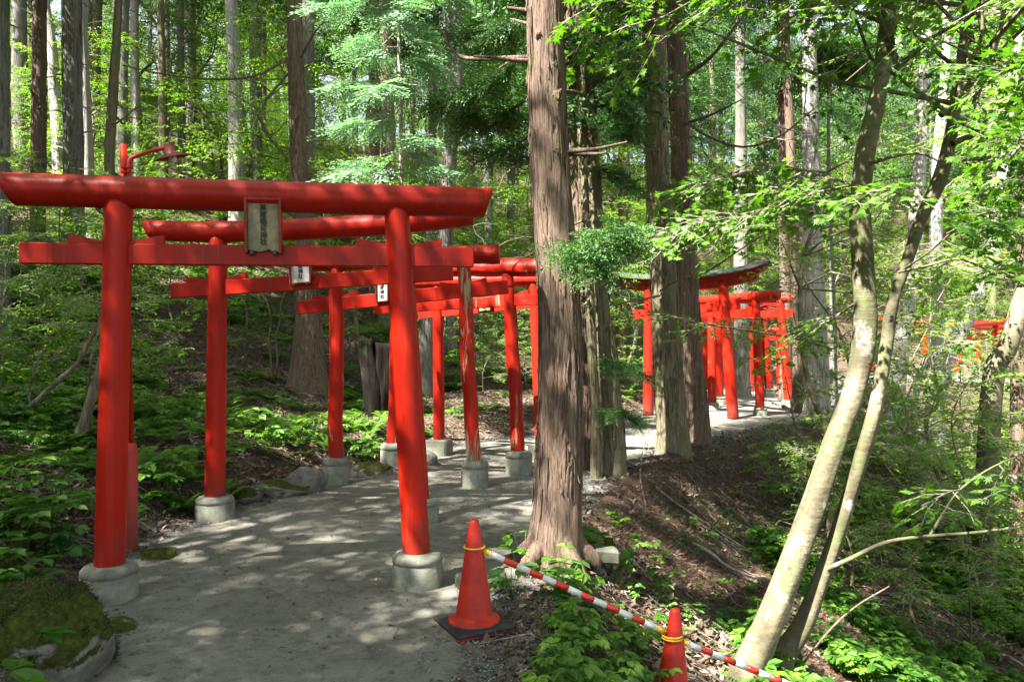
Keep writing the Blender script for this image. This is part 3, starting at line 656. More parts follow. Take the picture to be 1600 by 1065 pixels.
rock("rock", "little flat stone sunk in the path by the mossy boulder", 180, 985, .12, (1.3, .9, .35), 17, M['rock'])
rock("rock", "rounded pale stone between the fourth and fifth gate footings", 662, 727, .16, (1.3, 1, .95), 18, M['rock_pale'], rough=.12, facet=.3)
rock("rock", "earthy rounded rock at the bank foot by the fourth gate", 575, 742, .22, (1.4, .8, .5), 19, M['rock'])
o = link("cloth_scrap", icorock(33, 3, .5, (.12, .08, .025), 2.4).mesh("cloth_scrap", M['blue'], True), None, tuple(hit(407, 768) + np.array([0, 0, .03]))); tag(o, "faded blue cloth scrap lying among rocks by the path edge", "cloth")
for k, (px, py, Y, r, sq) in enumerate([(935, 905, 5.6, .085, (1, .9, 1.1)), (958, 915, 5.65, .10, (1, .9, 1.3)), (925, 960, 5.45, .10, (1, .9, 1.0)), (955, 985, 5.5, .12, (.9, .9, 1.1)), (930, 1015, 5.35, .09, (1.1, .9, .8)), (950, 840, 5.8, .12, (.8, .8, 1.5))]):
    c = wp(px, py, Y); c[2] = min(c[2], Hs(c[0], c[1]) + r * .45)
    o = link("retaining_stone", icorock(50 + k, 4, .25, tuple(r * s for s in sq), 1.6, .8).mesh("retaining_stone", M['rock_moss'] if k % 2 else M['rock'], True), None, tuple(c))
    tag(o, ["small stone directly under the grey wooden block", "tall yellowish mossy stone below the wooden block's end", "grey stone against the thick cedar's root", "largest mossy stone low in the retaining stack", "lowest stone of the stack behind the striped bar", "greenish upright stone behind the grey wooden block"][k], "stone", "stones stacked beside the thick cedar")
c = wp(942, 866, 5.55); g = boxg((0, 0, 0), (.115, .01, -.012), (-.01, .07, 0), (0, 0, .055), bev=.018)
tag(link("wooden_block", g.mesh("wooden_block", M['wood_grey']), None, tuple(c)), "weathered grey wooden block lying on stones beside the thick cedar", "block")
c = hit(722, 866); g = boxg((0, 0, .05), (.06, .03, 0), (-.02, .05, 0), (0, 0, .05), bev=.015); tag(link("wooden_block", g.mesh("wooden_block", M['wood_grey']), None, tuple(wp(728, 862, 5.0) * np.array([1, 1, 0]) + np.array([0, 0, .0]))), "small square grey block on the gravel behind the upper traffic cone", "block")
# forked stump
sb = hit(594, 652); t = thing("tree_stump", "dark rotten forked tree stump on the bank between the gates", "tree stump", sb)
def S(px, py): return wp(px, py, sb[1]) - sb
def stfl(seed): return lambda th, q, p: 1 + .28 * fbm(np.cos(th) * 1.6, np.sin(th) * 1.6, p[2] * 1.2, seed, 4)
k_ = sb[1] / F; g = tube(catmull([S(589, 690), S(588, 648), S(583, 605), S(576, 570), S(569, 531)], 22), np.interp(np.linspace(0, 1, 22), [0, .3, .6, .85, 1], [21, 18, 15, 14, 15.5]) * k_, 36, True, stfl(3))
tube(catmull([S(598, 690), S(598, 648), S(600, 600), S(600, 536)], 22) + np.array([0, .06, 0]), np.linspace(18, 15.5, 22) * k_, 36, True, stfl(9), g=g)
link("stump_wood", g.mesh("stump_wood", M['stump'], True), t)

# ------------------------------------------------------------------ foliage units
def leafunit(kind):
    g = G()
    if kind == 'rhomb': g.add([(0, 0, 0), (.45, .27, .05), (1, 0, -.08), (.45, -.27, .05)], [(0, 1, 2, 3)])
    elif kind == 'oval': g.add([(0, 0, 0), (.22, .22, .05), (.62, .27, .05), (1, 0, -.1), (.62, -.27, .05), (.22, -.22, .05)], [(0, 1, 2, 3), (0, 3, 4, 5)])
    elif kind == 'maple':
        pts = [(0, 0)]
        for a, r in [(-125, .42), (-105, .26), (-72, .72), (-45, .40), (-34, .86), (-20, .48), (0, 1.05), (20, .48), (34, .86), (45, .40), (72, .72), (105, .26), (125, .42)]:
            pts.append((.28 + r * .72 * cos(R_(a)), r * .72 * sin(R_(a))))
        V = [(x, y, .06 * abs(y) - .10 * x * x) for x, y in pts]; ctr = len(V); V.append((.3, 0, -.01)); n = len(pts)
        g.add(V, [(ctr, i, (i + 1) % n) for i in range(n)])
    return g
LU = {k: leafunit(k) for k in ('rhomb', 'oval', 'maple')}
def spray_broad(seed, n=34, ls=.07, Ls=.55, kind='rhomb', spread=.8, twig=True, droop=.25):
    """flat layered twig along +X of length Ls"""
    rs = np.random.default_rng(seed); g = G(); T = []; Mx = []; dt = []
    nsd = max(3, n // 6); tw = []
    for k in range(nsd):
        s = (k + .6) / nsd; sd_ = 1 if k % 2 else -1; L = Ls * spread * (1 - .65 * s) * rs.uniform(.7, 1.15); a = R_(rs.uniform(38, 65)) * sd_
        o = np.array([s * Ls, 0, -droop * Ls * s * s]); d = np.array([cos(a), sin(a), rs.uniform(-.25, .1)]); tw.append((o, o + d * L))
        m = max(3, int(n / nsd))
        for j in range(m):
            f = (j + .5) / m; p = o + d * L * f + np.array([0, 0, -droop * .3 * L * f * f]); b = a + R_(rs.uniform(25, 70)) * (1 if j % 2 else -1)
            dd = norm([cos(b), sin(b), rs.uniform(-.45, .12)]); B = basis(dd, None, rs.normal() * .35) * ls * rs.uniform(.65, 1.2)
            T.append(p); Mx.append(B); dt.append(rs.uniform(.15, .85))
    g.tile(LU[kind], np.array(Mx), np.array(T), np.array(dt))
    if twig:
        tube([(0, 0, 0), (Ls * .5, 0, -droop * Ls * .25), (Ls, 0, -droop * Ls)], [.006 * Ls / .55, .004 * Ls / .55, .002], 3, False, mi=1, g=g)
        for a, b in tw: tube([a, b], [.003 * Ls / .55, .0012], 3, False, mi=1, g=g)
    return g
def spray_cedar(seed, nb=16, Ls=.6, nl=.05, nw=.011, flat=.35, dens=9, hang=.3, wide=.5):
    """needle covered branchlet along +X"""
    rs = np.random.default_rng(seed); P = []; D = []; N = []; Ln = []; W = []; Tn = []
    ax = [(np.zeros(3), np.array([1, 0, -.15]), Ls, .3)]
    for k in range(nb):
        s = (k + .5) / nb; sd_ = 1 if k % 2 else -1; L = Ls * wide * (1 - .75 * s) * rs.uniform(.75, 1.2) + .05; a = R_(rs.uniform(35, 60)) * sd_
        ax.append((np.array([s * Ls, 0, -hang * .5 * Ls * s * s]), norm([cos(a), sin(a), rs.uniform(-hang, .15)]), L, rs.uniform(.2, .8)))
    for o, d, L, tt in ax:
        m = max(4, int(L / nl * dens / 4)); f = (np.arange(m) + .5) / m
        y = norm(np.cross([0, 0, 1], d)); z = np.cross(d, y); th = rs.uniform(0, 2 * pi, m) if flat > .3 else np.where(np.arange(m) % 2, 0, pi) + rs.normal(size=m) * .25
        side = np.outer(np.cos(th), y) + np.outer(np.sin(th), z) * flat * 1.6
        dd = d * .9 + side * .75; dd /= np.linalg.norm(dd, axis=1)[:, None]; p = o + d * (f * L)[:, None] + np.outer(f * f * L, [0, 0, -hang * .4])
        nn = np.cross(dd, rs.normal(size=(m, 3)) * flat + np.array([0, 0, 1.])); nn /= np.linalg.norm(nn, axis=1)[:, None] + 1e-9
        P.append(p); D.append(dd); N.append(nn); Ln.append(nl * rs.uniform(.7, 1.25, m) * (1.1 - .4 * f)); W.append(np.full(m, nw)); Tn.append(tt + .3 * (f - .5))
    return quadsoup(np.concatenate(P), np.concatenate(D), np.concatenate(N), np.concatenate(Ln), np.concatenate(W), None, np.clip(np.concatenate(Tn), 0, 1))
def fern_unit(seed, fr=9, L=.42, npn=16):
    rs = np.random.default_rng(seed); P = []; D = []; N = []; Ln = []; W = []; Tn = []
    for k in range(fr):
        a = 2 * pi * k / fr + rs.uniform(-.25, .25); h = np.array([cos(a), sin(a), 0.]); s = np.array([-sin(a), cos(a), 0.]); l = L * rs.uniform(.75, 1.15)
        for j in range(npn):
            f = (j + 1.5) / (npn + 1.5); p = h * l * f * .9 + np.array([0, 0, l * (.95 * f - .75 * f * f)]); w = l * .30 * sin(pi * min(1, f * .85 + .12)) 
            for q in (-1, 1):
                P.append(p); D.append(norm(s * q + h * .35 + np.array([0, 0, -.15]))); N.append(norm(h + np.array([0, 0, .1]))); Ln.append(w); W.append(l * .062); Tn.append(rs.uniform(.2, .7))
    return quadsoup(P, D, N, Ln, W, None, np.array(Tn))
def herb_unit(seed, ns=4, Hh=.22, ls=.085, kind='oval', nl=5):
    rs = np.random.default_rng(seed); g = G(); T = []; Mx = []; dt = []
    for k in range(ns):
        a = rs.uniform(0, 2 * pi); ln = rs.uniform(.15, .7); tp = np.array([cos(a) * ln * Hh, sin(a) * ln * Hh, Hh * rs.uniform(.6, 1.1)]); tt = rs.uniform(.15, .8)
        tube([(0, 0, -.02), tp * np.array([.4, .4, .55]), tp], [.0035, .003, .002], 3, False, tint=.2, g=g)
        for j in range(nl):
            b = a + (j - (nl - 1) / 2) * (2.4 / nl) * 1.3 + rs.normal() * .15; dd = norm([cos(b), sin(b), rs.uniform(-.3, .1)])
            T.append(tp + dd * ls * .08); Mx.append(basis(dd, None, rs.normal() * .25) * ls * rs.uniform(.7, 1.2)); dt.append(np.clip(tt + rs.normal() * .1, 0, 1))
    g.tile(LU[kind], np.array(Mx), np.array(T), np.array(dt)); return g
def strap_unit(seed, n=14, L=.3):
    rs = np.random.default_rng(seed); g = G()
    for k in range(n):
        a = rs.uniform(0, 2 * pi); l = L * rs.uniform(.6, 1.1); q = np.linspace(0, 1, 7); h = np.array([cos(a), sin(a), 0]); s = np.array([-sin(a), cos(a), 0])
        C = np.outer(q * l * .75, h) + np.outer(l * (1.1 * q - 1.0 * q * q), [0, 0, 1]); w = .018 * np.sin(pi * np.clip(q * .9 + .1, 0, 1))
        V = np.concatenate([C - np.outer(w, s), C + np.outer(w, s)]); g.add(V, [(i, i + 1, i + 8, i + 7) for i in range(6)], rs.uniform(.1, .7))
    return g
SB = [spray_broad(100 + k, 42, .075) for k in range(3)]                       # general broadleaf sprays
SBF = [spray_broad(110 + k, 46, .085, .8, 'rhomb', .8, False) for k in range(3)]   # coarser, far
SBC = [spray_broad(115 + k, 84, .125, 1.0, 'rhomb', .7, False) for k in range(3)]   # dense canopy sprays
SM = [spray_broad(120 + k, 16, .10, .5, 'maple', .75) for k in range(3)]      # near maple
SMS = [spray_broad(125 + k, 34, .065, .55, 'maple', .8) for k in range(3)]
SO = [spray_broad(130 + k, 22, .085, .45, 'oval', .75) for k in range(3)]
SCn = [spray_cedar(140 + k, 20, .6, .045, .014, .5, 13) for k in range(3)]     # near cedar
SCf = [spray_cedar(150 + k, 14, .9, .13, .034, .5, 9) for k in range(3)]       # far cedar / canopy
SSv = [spray_cedar(160 + k, 18, .8, .10, .036, .2, 9, .4, .55) for k in range(3)]  # flat silver fronds
FERN = [fern_unit(170 + k) for k in range(2)]
HERB = [herb_unit(180), herb_unit(181, 5, .18, .07), herb_unit(182, 3, .26, .10, 'oval', 7), herb_unit(183, 4, .2, .09, 'maple', 3)]

def tilegroup(g, units, P, Dirs, scale, rs, up_j=.3, dt=.2):
    P = np.asarray(P); K = len(P); ch = rs.integers(0, len(units), K)
    Ms = np.array([basis(d, norm(np.array([rs.normal() * up_j, rs.normal() * up_j, 1])), rs.normal() * up_j) for d in Dirs]) * (np.zeros(K) + scale)[:, None, None] if K else np.zeros((0, 3, 3))
    tt = rs.normal(size=K) * dt
    for u in range(len(units)):
        m = ch == u
        if m.any(): g.tile(units[u], Ms[m], P[m], tt[m])
    return g

# ------------------------------------------------------------------ tree builders (all in local coordinates, base at 0)
def trunkg(P, r, seg=28, butt=.55, seed=0, fl=.08, nring=44, g=None):
    P = catmull(P, nring); q = np.linspace(0, 1, nring); Ln = np.sum(np.linalg.norm(np.diff(P, axis=0), axis=1)); d = q * Ln
    r = np.interp(q, np.linspace(0, 1, len(r)), r) if hasattr(r, '__len__') else r
    rr = r * (1 + butt * np.exp(-np.maximum(d - .25, 0) / .35))
    def f(th, q_, p):
        dz = q_ * Ln; b = 1 + fl * (fbm(np.cos(th) * 1.7 + seed, np.sin(th) * 1.7, dz * .55, seed, 4)) + .035 * vnoise(np.cos(th) * 7, np.sin(th) * 7, dz * .8, seed)
        return b + (.22 * butt * np.exp(-dz / .5)) * (np.cos(th * 5 + seed) + .5 * np.cos(th * 3 + seed * 2))
    return tube(P, rr, seg, True, f, g=g)
def strips(g, P, r, z0, z1, n, seed, W=.013, Lm=.35):
    """loose fibrous bark strips lying on a stem"""
    rs = np.random.default_rng(seed); Pc = catmull(P, 120); rr = np.interp(np.linspace(0, 1, 120), np.linspace(0, 1, len(r)), r)
    for _ in range(n):
        z = rs.uniform(z0, z1); l = Lm * rs.uniform(.3, 1.3); a = rs.uniform(0, 2 * pi); zz = z + np.linspace(0, l, 6); lift = .004 + rs.uniform(0, .02) * np.array([0, 0, 0, 0, .3, 1]) * rs.choice([0, 1]); V = []; w = W * rs.uniform(.5, 1.3) * np.array([.3, .9, 1, 1, .8, .2])
        if rs.random() < .4: lift = lift[::-1]
        aa = a + np.cumsum(rs.normal(size=6) * .02)
        for k in range(6):
            c = np.array([np.interp(zz[k], Pc[:, 2], Pc[:, j]) for j in range(3)]); R = np.interp(zz[k], Pc[:, 2], rr) * 1.015 + lift[k]; h = np.array([cos(aa[k]), sin(aa[k]), 0]); s_ = np.array([-sin(aa[k]), cos(aa[k]), 0])
            V += [c + h * R - s_ * w[k], c + h * (R + .006), c + h * R + s_ * w[k]]
        g.add(V, [(3 * k + q, 3 * k + q + 1, 3 * k + q + 4, 3 * k + q + 3) for k in range(5) for q in (0, 1)])
def roots(g, n, r, L, seed, angs=None):
    rs = np.random.default_rng(seed)
    for k in range(n):
        a = angs[k] if angs else 2 * pi * k / n + rs.uniform(-.3, .3); l = L * rs.uniform(.7, 1.2); d = np.array([cos(a), sin(a), 0])
        B = catmull([d * r * .35 + [0, 0, r * 2.2], d * r * .85 + [0, 0, r * 1.0], d * (r * 1.3 + l * .3) + [0, 0, r * .28], d * (r + l) + [rs.normal() * .05, rs.normal() * .05, -.06]], 14)
        tube(B, np.linspace(r * .62, r * .12, 14), 14, False, lambda th, q, p: 1 + .14 * fbm(np.cos(th) * 2, np.sin(th) * 2, q * 5, seed + k, 3), g=g)
def wob(p0, p1, n, amp, rs):
    t = np.linspace(0, 1, n); P = np.outer(1 - t, p0) + np.outer(t, p1); P[1:-1] += rs.normal(size=(n - 2, 3)) * amp; return P
def dead_branches(g, P, r, zs, L, rs, sub=2):
    for z in zs:
        c = np.array([np.interp(z, P[:, 2], P[:, k]) for k in range(3)]); a = rs.uniform(0, 2 * pi); l = L * rs.uniform(.4, 1.2)
        e = c + np.array([cos(a) * l, sin(a) * l, l * rs.uniform(-.25, .25)]); B = catmull(wob(c, e, 5, l * .07, rs), 10); r0 = .010 + .010 * l
        tube(B, np.linspace(r0, .003, 10), 5, False, g=g)
        for _ in range(sub):
            k = rs.integers(3, 9); d = norm(B[k] - B[k - 1]); e2 = B[k] + (d + rs.normal(size=3) * .55) * l * .35; tube(wob(B[k], e2, 4, l * .03, rs), np.linspace(r0 * .5, .002, 4), 4, False, g=g)
def cedar(seed, Ht, r0, z0, Lb, nb, units, ssc=1.0, per=7, lean=(0, 0), P=None, seg=28, dead=10, droop=.25, butt=.5, topr=.25, wobble=.04, up=.0, fl=.08):
    """returns (trunk geometry, crown geometry)"""
    rs = np.random.default_rng(seed)
    if P is None: P = wob(np.zeros(3) - [0, 0, .3], (lean[0] * Ht, lean[1] * Ht, Ht), 7, wobble, rs)
    P = np.asarray(P, float); Pc = catmull(P, 60); tg = trunkg(P, [r0, r0 * .85, r0 * .72, r0 * .6, r0 * .45, r0 * topr], seg, butt, seed, fl)
    dead_branches(tg, Pc, r0, rs.uniform(2.0, max(z0, 3.0), dead), .9, rs)
    cg = G(); Ps = []; Ds = []; top = Pc[-1, 2]
    for k in range(nb):
        t = (k + rs.uniform(0, 1)) / nb; z = z0 + (top - z0) * t ** .9; c = np.array([np.interp(z, Pc[:, 2], Pc[:, j]) for j in range(3)])
        a = k * 2.4 + rs.uniform(-.5, .5); l = Lb * (1 - .78 * t) * rs.uniform(.6, 1.15); h = np.array([cos(a), sin(a), 0.])
        s = np.linspace(0, 1, 7); B = c + np.outer(s * l, h) + np.outer(l * (up * s - droop * s * s), [0, 0, 1.]); B[1:-1] += rs.normal(size=(5, 3)) * l * .03
        tube(B, np.linspace(.012 + .012 * l, .004, 7), 5, False, g=tg)
        for j in range(per):
            f = .22 + .78 * (j + rs.uniform(.1, .9)) / per; p = np.array([np.interp(f, s, B[:, q]) for q in range(3)]); b = a + (1 if j % 2 else -1) * rs.uniform(.25, 1.1) * (1.1 - f * .5)
            Ps.append(p); Ds.append(norm([cos(b), sin(b), rs.uniform(-.55, .05)]))
    tilegroup(cg, units, Ps, Ds, rs.uniform(.75, 1.3, len(Ps)) * ssc, rs)
    return tg, cg
def broad(seed, Ht, r0, z0, Lb, nl, units, ssc=1.0, step=.3, P=None, seg=10, flat=.35, up=.45, dense=1.0, wobble=.12, top=True):
    rs = np.random.default_rng(seed)
    if P is None: P = wob(np.zeros(3) - [0, 0, .2], (rs.normal() * .08 * Ht, rs.normal() * .08 * Ht, Ht), 6, wobble * Ht / 5, rs)
    P = np.asarray(P, float); Pc = catmull(P, 50); tg = tube(catmull(P, 30), np.linspace(r0, r0 * .18, 30), seg, True); cg = G(); Ps = []; Ds = []; tz = Pc[-1, 2]
    for k in range(nl):
        t = (k + rs.uniform(0, 1)) / nl; z = z0 + (tz - z0) * t; c = np.array([np.interp(z, Pc[:, 2], Pc[:, j]) for j in range(3)])
        a = k * 2.4 + rs.uniform(-.6, .6); l = Lb * (1 - .5 * t) * rs.uniform(.55, 1.2); h = np.array([cos(a), sin(a), 0.]); s = np.linspace(0, 1, 6)
        B = c + np.outer(s * l, h) + np.outer(l * up * (s - .6 * s * s) * rs.uniform(.2, 1.3), [0, 0, 1.]); B[1:] += rs.normal(size=(5, 3)) * l * .04
        tube(B, np.linspace(r0 * .35 * (1 - t * .5), .004, 6), 5, False, g=tg); m = int(max(2, l / step) * dense)
        for j in range(m):
            f = .25 + .75 * (j + rs.uniform(0, 1)) / m; p = np.array([np.interp(f, s, B[:, q]) for q in range(3)]); b = a + rs.choice([-1, 1]) * rs.uniform(.1, 1.3)
            Ps.append(p); Ds.append(norm([cos(b), sin(b), rs.uniform(-.25, .25)]))
    tilegroup(cg, units, Ps, Ds, rs.uniform(.75, 1.25, len(Ps)) * ssc, rs, flat)
    return tg, cg
def plant_tree(name, label, cat, base, tc, mt, mc, group=None, crown='crown', trunk='trunk'):
    t = thing(name, label, cat, base, group); tg, cg = tc
    link(trunk, tg.mesh(trunk, mt, True), t)
    if cg is not None and cg.V: link(crown, cg.mesh(crown, mc), t)
    return t
mc, mb, mm2, msv = [M['cedar'], M['twig']], [M['broad'], M['twig']], [M['maple'], M['twig']], [M['silver'], M['twig']]
def ppath(pts, Y, base, Ys=None):
    """trunk points from pixels at depth Y (or depths Ys), relative to base"""
    return np.array([wp(px, py, (Ys[i] if Ys else Y)) - base for i, (px, py) in enumerate(pts)])
def clumps(g, tg, rs, specs, units, base, rb=.014):
    """leafy boughs: each spec = list of (px, py, Y) points of the bough, number of sprays, spray scale"""
    for pts, n, sc in specs:
        B = catmull([wp(*p) - base for p in pts], 14); tube(B, np.linspace(rb, .004, 14), 5, False, g=tg); P = []; D = []
        n = int(n * (1.5 if units is SCn else 1)); dr = norm(B[-1] - B[0]); a0 = math.atan2(dr[1], dr[0])
        for j in range(n):
            f = .2 + .8 * (j + rs.uniform(0, 1)) / n; k = f * 13; i = min(int(k), 12); p = B[i] + (B[i + 1] - B[i]) * (k - i); b = a0 + rs.choice([-1, 1]) * rs.uniform(.1, 1.3)
            P.append(p); D.append(norm([cos(b), sin(b), rs.uniform(-.5, .15)]))
        tilegroup(g, units, P, D, rs.uniform(.75, 1.3, n) * sc, rs, .35)
rs = np.random.default_rng(99)
# --- the thick cedar by the cones
bY = 5.5; b = wp(868, 890, bY); b[2] = Hs(b[0], b[1])
P = ppath([(868, 930), (868, 860), (872, 740), (876, 600), (872, 450), (862, 300), (855, 150), (851, 0), (846, -160)], bY, b); P = np.vstack([P, P[-1] + [-.1, 0, 3.2], P[-1] + [-.1, .1, 7.5]])
tg = trunkg(P, [.25, .20, .168, .156, .145, .136, .130, .126, .12, .09, .05], 64, .6, 3, .09, 110)
RL = [.25, .20, .168, .156, .145, .136, .130, .126, .12, .09, .05]
strips(tg, P, RL, .35, 5.2, 420, 5); roots(tg, 4, .17, .24, 9, [pi, -2.4, -1.1, -.2])
cg = G(); rs = np.random.default_rng(5)
for z, a in ((3.55, 1.1), (3.05, -.2), (4.6, 3.6)):
    pass
for pts in ([(890, 236, 5.45), (930, 233, 5.3), (980, 222, 5.2)], [(890, 240, 5.5), (925, 241, 5.45), (948, 239, 5.4)], [(830, 96, 5.5), (800, 94, 5.45), (770, 90, 5.4), (740, 88, 5.4)], [(830, 90, 5.5), (745, 92, 5.8), (715, 85, 6.0), (685, 52, 6.2)], [(828, 18, 5.5), (802, 14, 5.5), (792, 12, 5.5)]):
    Bq = catmull([wp(*p) - b for p in pts], 10); tube(Bq, np.linspace(.022, .007, 10), 8, True, g=tg)
for (px, py, cx, sz) in ((866, 102, 853, .9), (868, 236, 859, 1.2), (842, 55, 852, .8), (868, 150, 855, 1.6), (850, 420, 870, 1.0), (880, 560, 875, .8)):   # knots
    ox = (px - cx) / F * 5.5; c = wp(px, py, 5.5 - math.sqrt(max(.14 ** 2 - ox * ox, 0)) + .012) - b; k = icorock(int(px), 4, .45, (.026 * sz, .02, .036 * sz), 2.6); tg.join(k, c)
cb = rs
clumps(cg, tg, rs, [([(868, 395, 5.5), (895, 385, 5.1), (935, 375, 4.9), (965, 350, 4.8)], 26, .50), ([(875, 400, 5.4), (900, 400, 5.1), (925, 410, 4.9), (950, 420, 4.9)], 16, .42),
                    ([(832, 96, 5.5), (790, 100, 5.6), (740, 150, 5.8), (700, 150, 6.0)], 22, .6), ([(832, 150, 5.6), (800, 170, 5.9), (770, 180, 6.1), (735, 170, 6.2)], 22, .6), ([(835, 40, 5.6), (790, 30, 5.9), (760, 40, 6.1)], 18, .6), ([(840, 200, 5.6), (800, 230, 5.9), (770, 235, 6.2)], 18, .5)], SCn, b)
up = np.array([0, 0, 1.])
for k in range(46):   # high live crown above the frame
    z = 6.5 + 7 * (k / 46); c = np.array([np.interp(z, P[:, 2], P[:, j]) for j in range(3)]); a = k * 2.4; l = 2.0 * (1 - .6 * k / 46) * rs.uniform(.6, 1.1); e = c + [cos(a) * l, sin(a) * l, -.2 * l]
    tube(wob(c, e, 4, .05, rs), np.linspace(.03, .006, 4), 5, False, g=tg); n = 6; f = rs.uniform(.2, 1, n); tilegroup(cg, SCf, c + np.outer(f, e - c), [norm([cos(a + rs.normal() * .7), sin(a + rs.normal() * .7), -.3]) for _ in range(n)], rs.uniform(.7, 1.1, n), rs)
plant_tree("cedar_tree", "thick reddish cedar with a flared foot right behind the upper traffic cone", "cedar tree", b, (tg, cg), M['bark_red'], mc)

def ctree(label, pts, Y, r, mt, seed, top=10, group=None, crown=None, butt=.45, z0=None, Lb=2.0, nb=34, units=SCf, boughs=(), deadn=8, name="cedar_tree", base_z=None, ssc=1., extra=None, bx=None, fl=.08, deadlo=2.0):
    """tree whose visible stem runs through pixels pts at depth Y; its crown lies above the frame"""
    b = wp(*pts[0], Y); b[2] = Hs(b[0], b[1]); P = ppath(pts, Y, b); P[0, 2] = -.35
    d = norm(P[-1] - P[-2]); h = max(top - P[-1][2], .5); e = P[-1] + d * np.array([.4, .4, 1]) * h; P = np.vstack([P, (P[-1] + e) / 2, e])
    rr = list(r) + [r[-1] * .7, r[-1] * .3]; tg = trunkg(P, rr, 34, butt, seed, fl, 70); cg = G(); rs = np.random.default_rng(seed); Pc = catmull(P, 60)
    if Y < 17: strips(tg, P, rr, .15, 6, int(260 * min(1, 12 / Y)), seed, .012 * Y / 8, .4)
    dead_branches(tg, Pc, r[0], rs.uniform(deadlo, min(top * .6, 6.5), deadn), 1.0, rs)
    z0 = z0 or CH + Y * .46 + .7
    for k in range(nb):
        t = k / nb; z = z0 + (top - z0) * t; c = np.array([np.interp(z, Pc[:, 2], Pc[:, j]) for j in range(3)]); a = k * 2.4 + seed; l = Lb * (1 - .7 * t) * rs.uniform(.6, 1.15); e = c + [cos(a) * l, sin(a) * l, -.25 * l]
        tube(wob(c, e, 4, .05, rs), np.linspace(.028, .006, 4), 5, False, g=tg); n = 7; f = rs.uniform(.15, 1, n)
        tilegroup(cg, units, c + np.outer(f, e - c), [norm([cos(a + rs.normal() * .7), sin(a + rs.normal() * .7), rs.uniform(-.6, 0)]) for _ in range(n)], rs.uniform(.7, 1.2, n) * ssc, rs)
    if boughs: clumps(cg, tg, rs, boughs, SCn if units is SCf else units, b)
    for pts2 in (extra or ()):
        Bq = catmull([wp(*p) - b for p in pts2[0]], 16); tube(Bq, np.linspace(pts2[1], pts2[1] * .3, 16), 7, False, g=tg)
    return plant_tree(name, label, "cedar tree" if name == "cedar_tree" else "tree", b, (tg, cg), mt, crown or mc, group)
# --- cedars standing on the verge between the near gates and the bend
ctree("dark cedar stem half hidden behind the thick cedar, with shaggy bark and green boughs", [(915, 712), (915, 600), (913, 450), (910, 330), (906, 200), (904, 60), (903, -60)], 9.6, [.135, .13, .15, .18, .19, .18, .16], M['bark_red'], 21, 12, butt=.2,
      boughs=[([(905, 120, 9.5), (940, 130, 9.0), (970, 160, 8.8), (985, 190, 8.7)], 28, .5), ([(905, 60, 9.5), (940, 50, 9.0), (970, 60, 8.8), (980, 90, 8.7)], 28, .5), ([(905, 180, 9.5), (930, 190, 9.0), (970, 215, 8.7)], 26, .6), ([(905, 20, 9.5), (940, 10, 9.0), (975, 10, 8.7)], 26, .62),
              ([(915, 260, 9.5), (950, 270, 9.2), (985, 300, 9.0)], 18, .5), ([(905, 90, 9.5), (880, 60, 9.3), (930, 80, 9.0)], 18, .6), ([(910, 145, 9.5), (950, 170, 9.2), (965, 200, 9.0)], 20, .5)])
ctree("olive barked cedar with a wide fluted base just right of the shaggy dark stem", [(957, 745), (956, 690), (946, 560), (932, 440), (925, 330), (918, 200), (914, 40), (910, -60)], 9.3, [.20, .165, .15, .135, .13, .12, .11, .10], M['bark_green'], 22, 12, butt=.12, fl=.16,
      boughs=[([(935, 545, 9.2), (960, 570, 8.8), (1000, 590, 8.5)], 18, .45), ([(940, 640, 9.2), (965, 640, 8.8), (990, 655, 8.6)], 16, .45), ([(930, 400, 9.2), (960, 395, 8.9), (985, 385, 8.7)], 16, .5)])
ctree("thin bare brown stem leaning on the olive barked cedar's foot", [(932, 742), (931, 700), (930, 640), (926, 560), (922, 470), (918, 400), (914, 280), (912, 200)], 9.0, [.055, .058, .05, .048, .045, .04, .03, .03], M['bark_green'], 23, 5.5, butt=.2, nb=3, Lb=.8, z0=4.6)
ctree("straight olive grey cedar leading the pair before the roofed gate", [(1052, 722), (1051, 690), (1045, 600), (1037, 450), (1029, 300), (1024, 150), (1021, 0), (1019, -80)], 11.2, [.29, .25, .215, .2, .18, .17, .165, .155], M['bark_green'], 24, 14, butt=.18,
      extra=[([(1005, 100, 11.1), (975, 106, 10.9), (950, 104, 10.8)], .03), ([(1005, 150, 11.1), (965, 158, 10.8), (940, 165, 10.6)], .03), ([(1005, 160, 11.1), (950, 165, 10.6), (905, 160, 10.2)], .02), ([(1030, 462, 11.0), (990, 470, 10.0), (940, 478, 9.2), (905, 473, 8.8)], .018), ([(1030, 455, 11.0), (1060, 438, 10.6), (1085, 430, 10.4), (1120, 432, 10.2)], .016)],
      boughs=[([(1010, 95, 11.1), (975, 106, 10.9), (940, 125, 10.8)], 22, .55), ([(1035, 285, 11.0), (1060, 300, 10.4), (1100, 300, 10.1), (1120, 280, 10)], 20, .5), ([(1035, 330, 11.0), (1070, 340, 10.4), (1100, 330, 10.1)], 16, .5)])
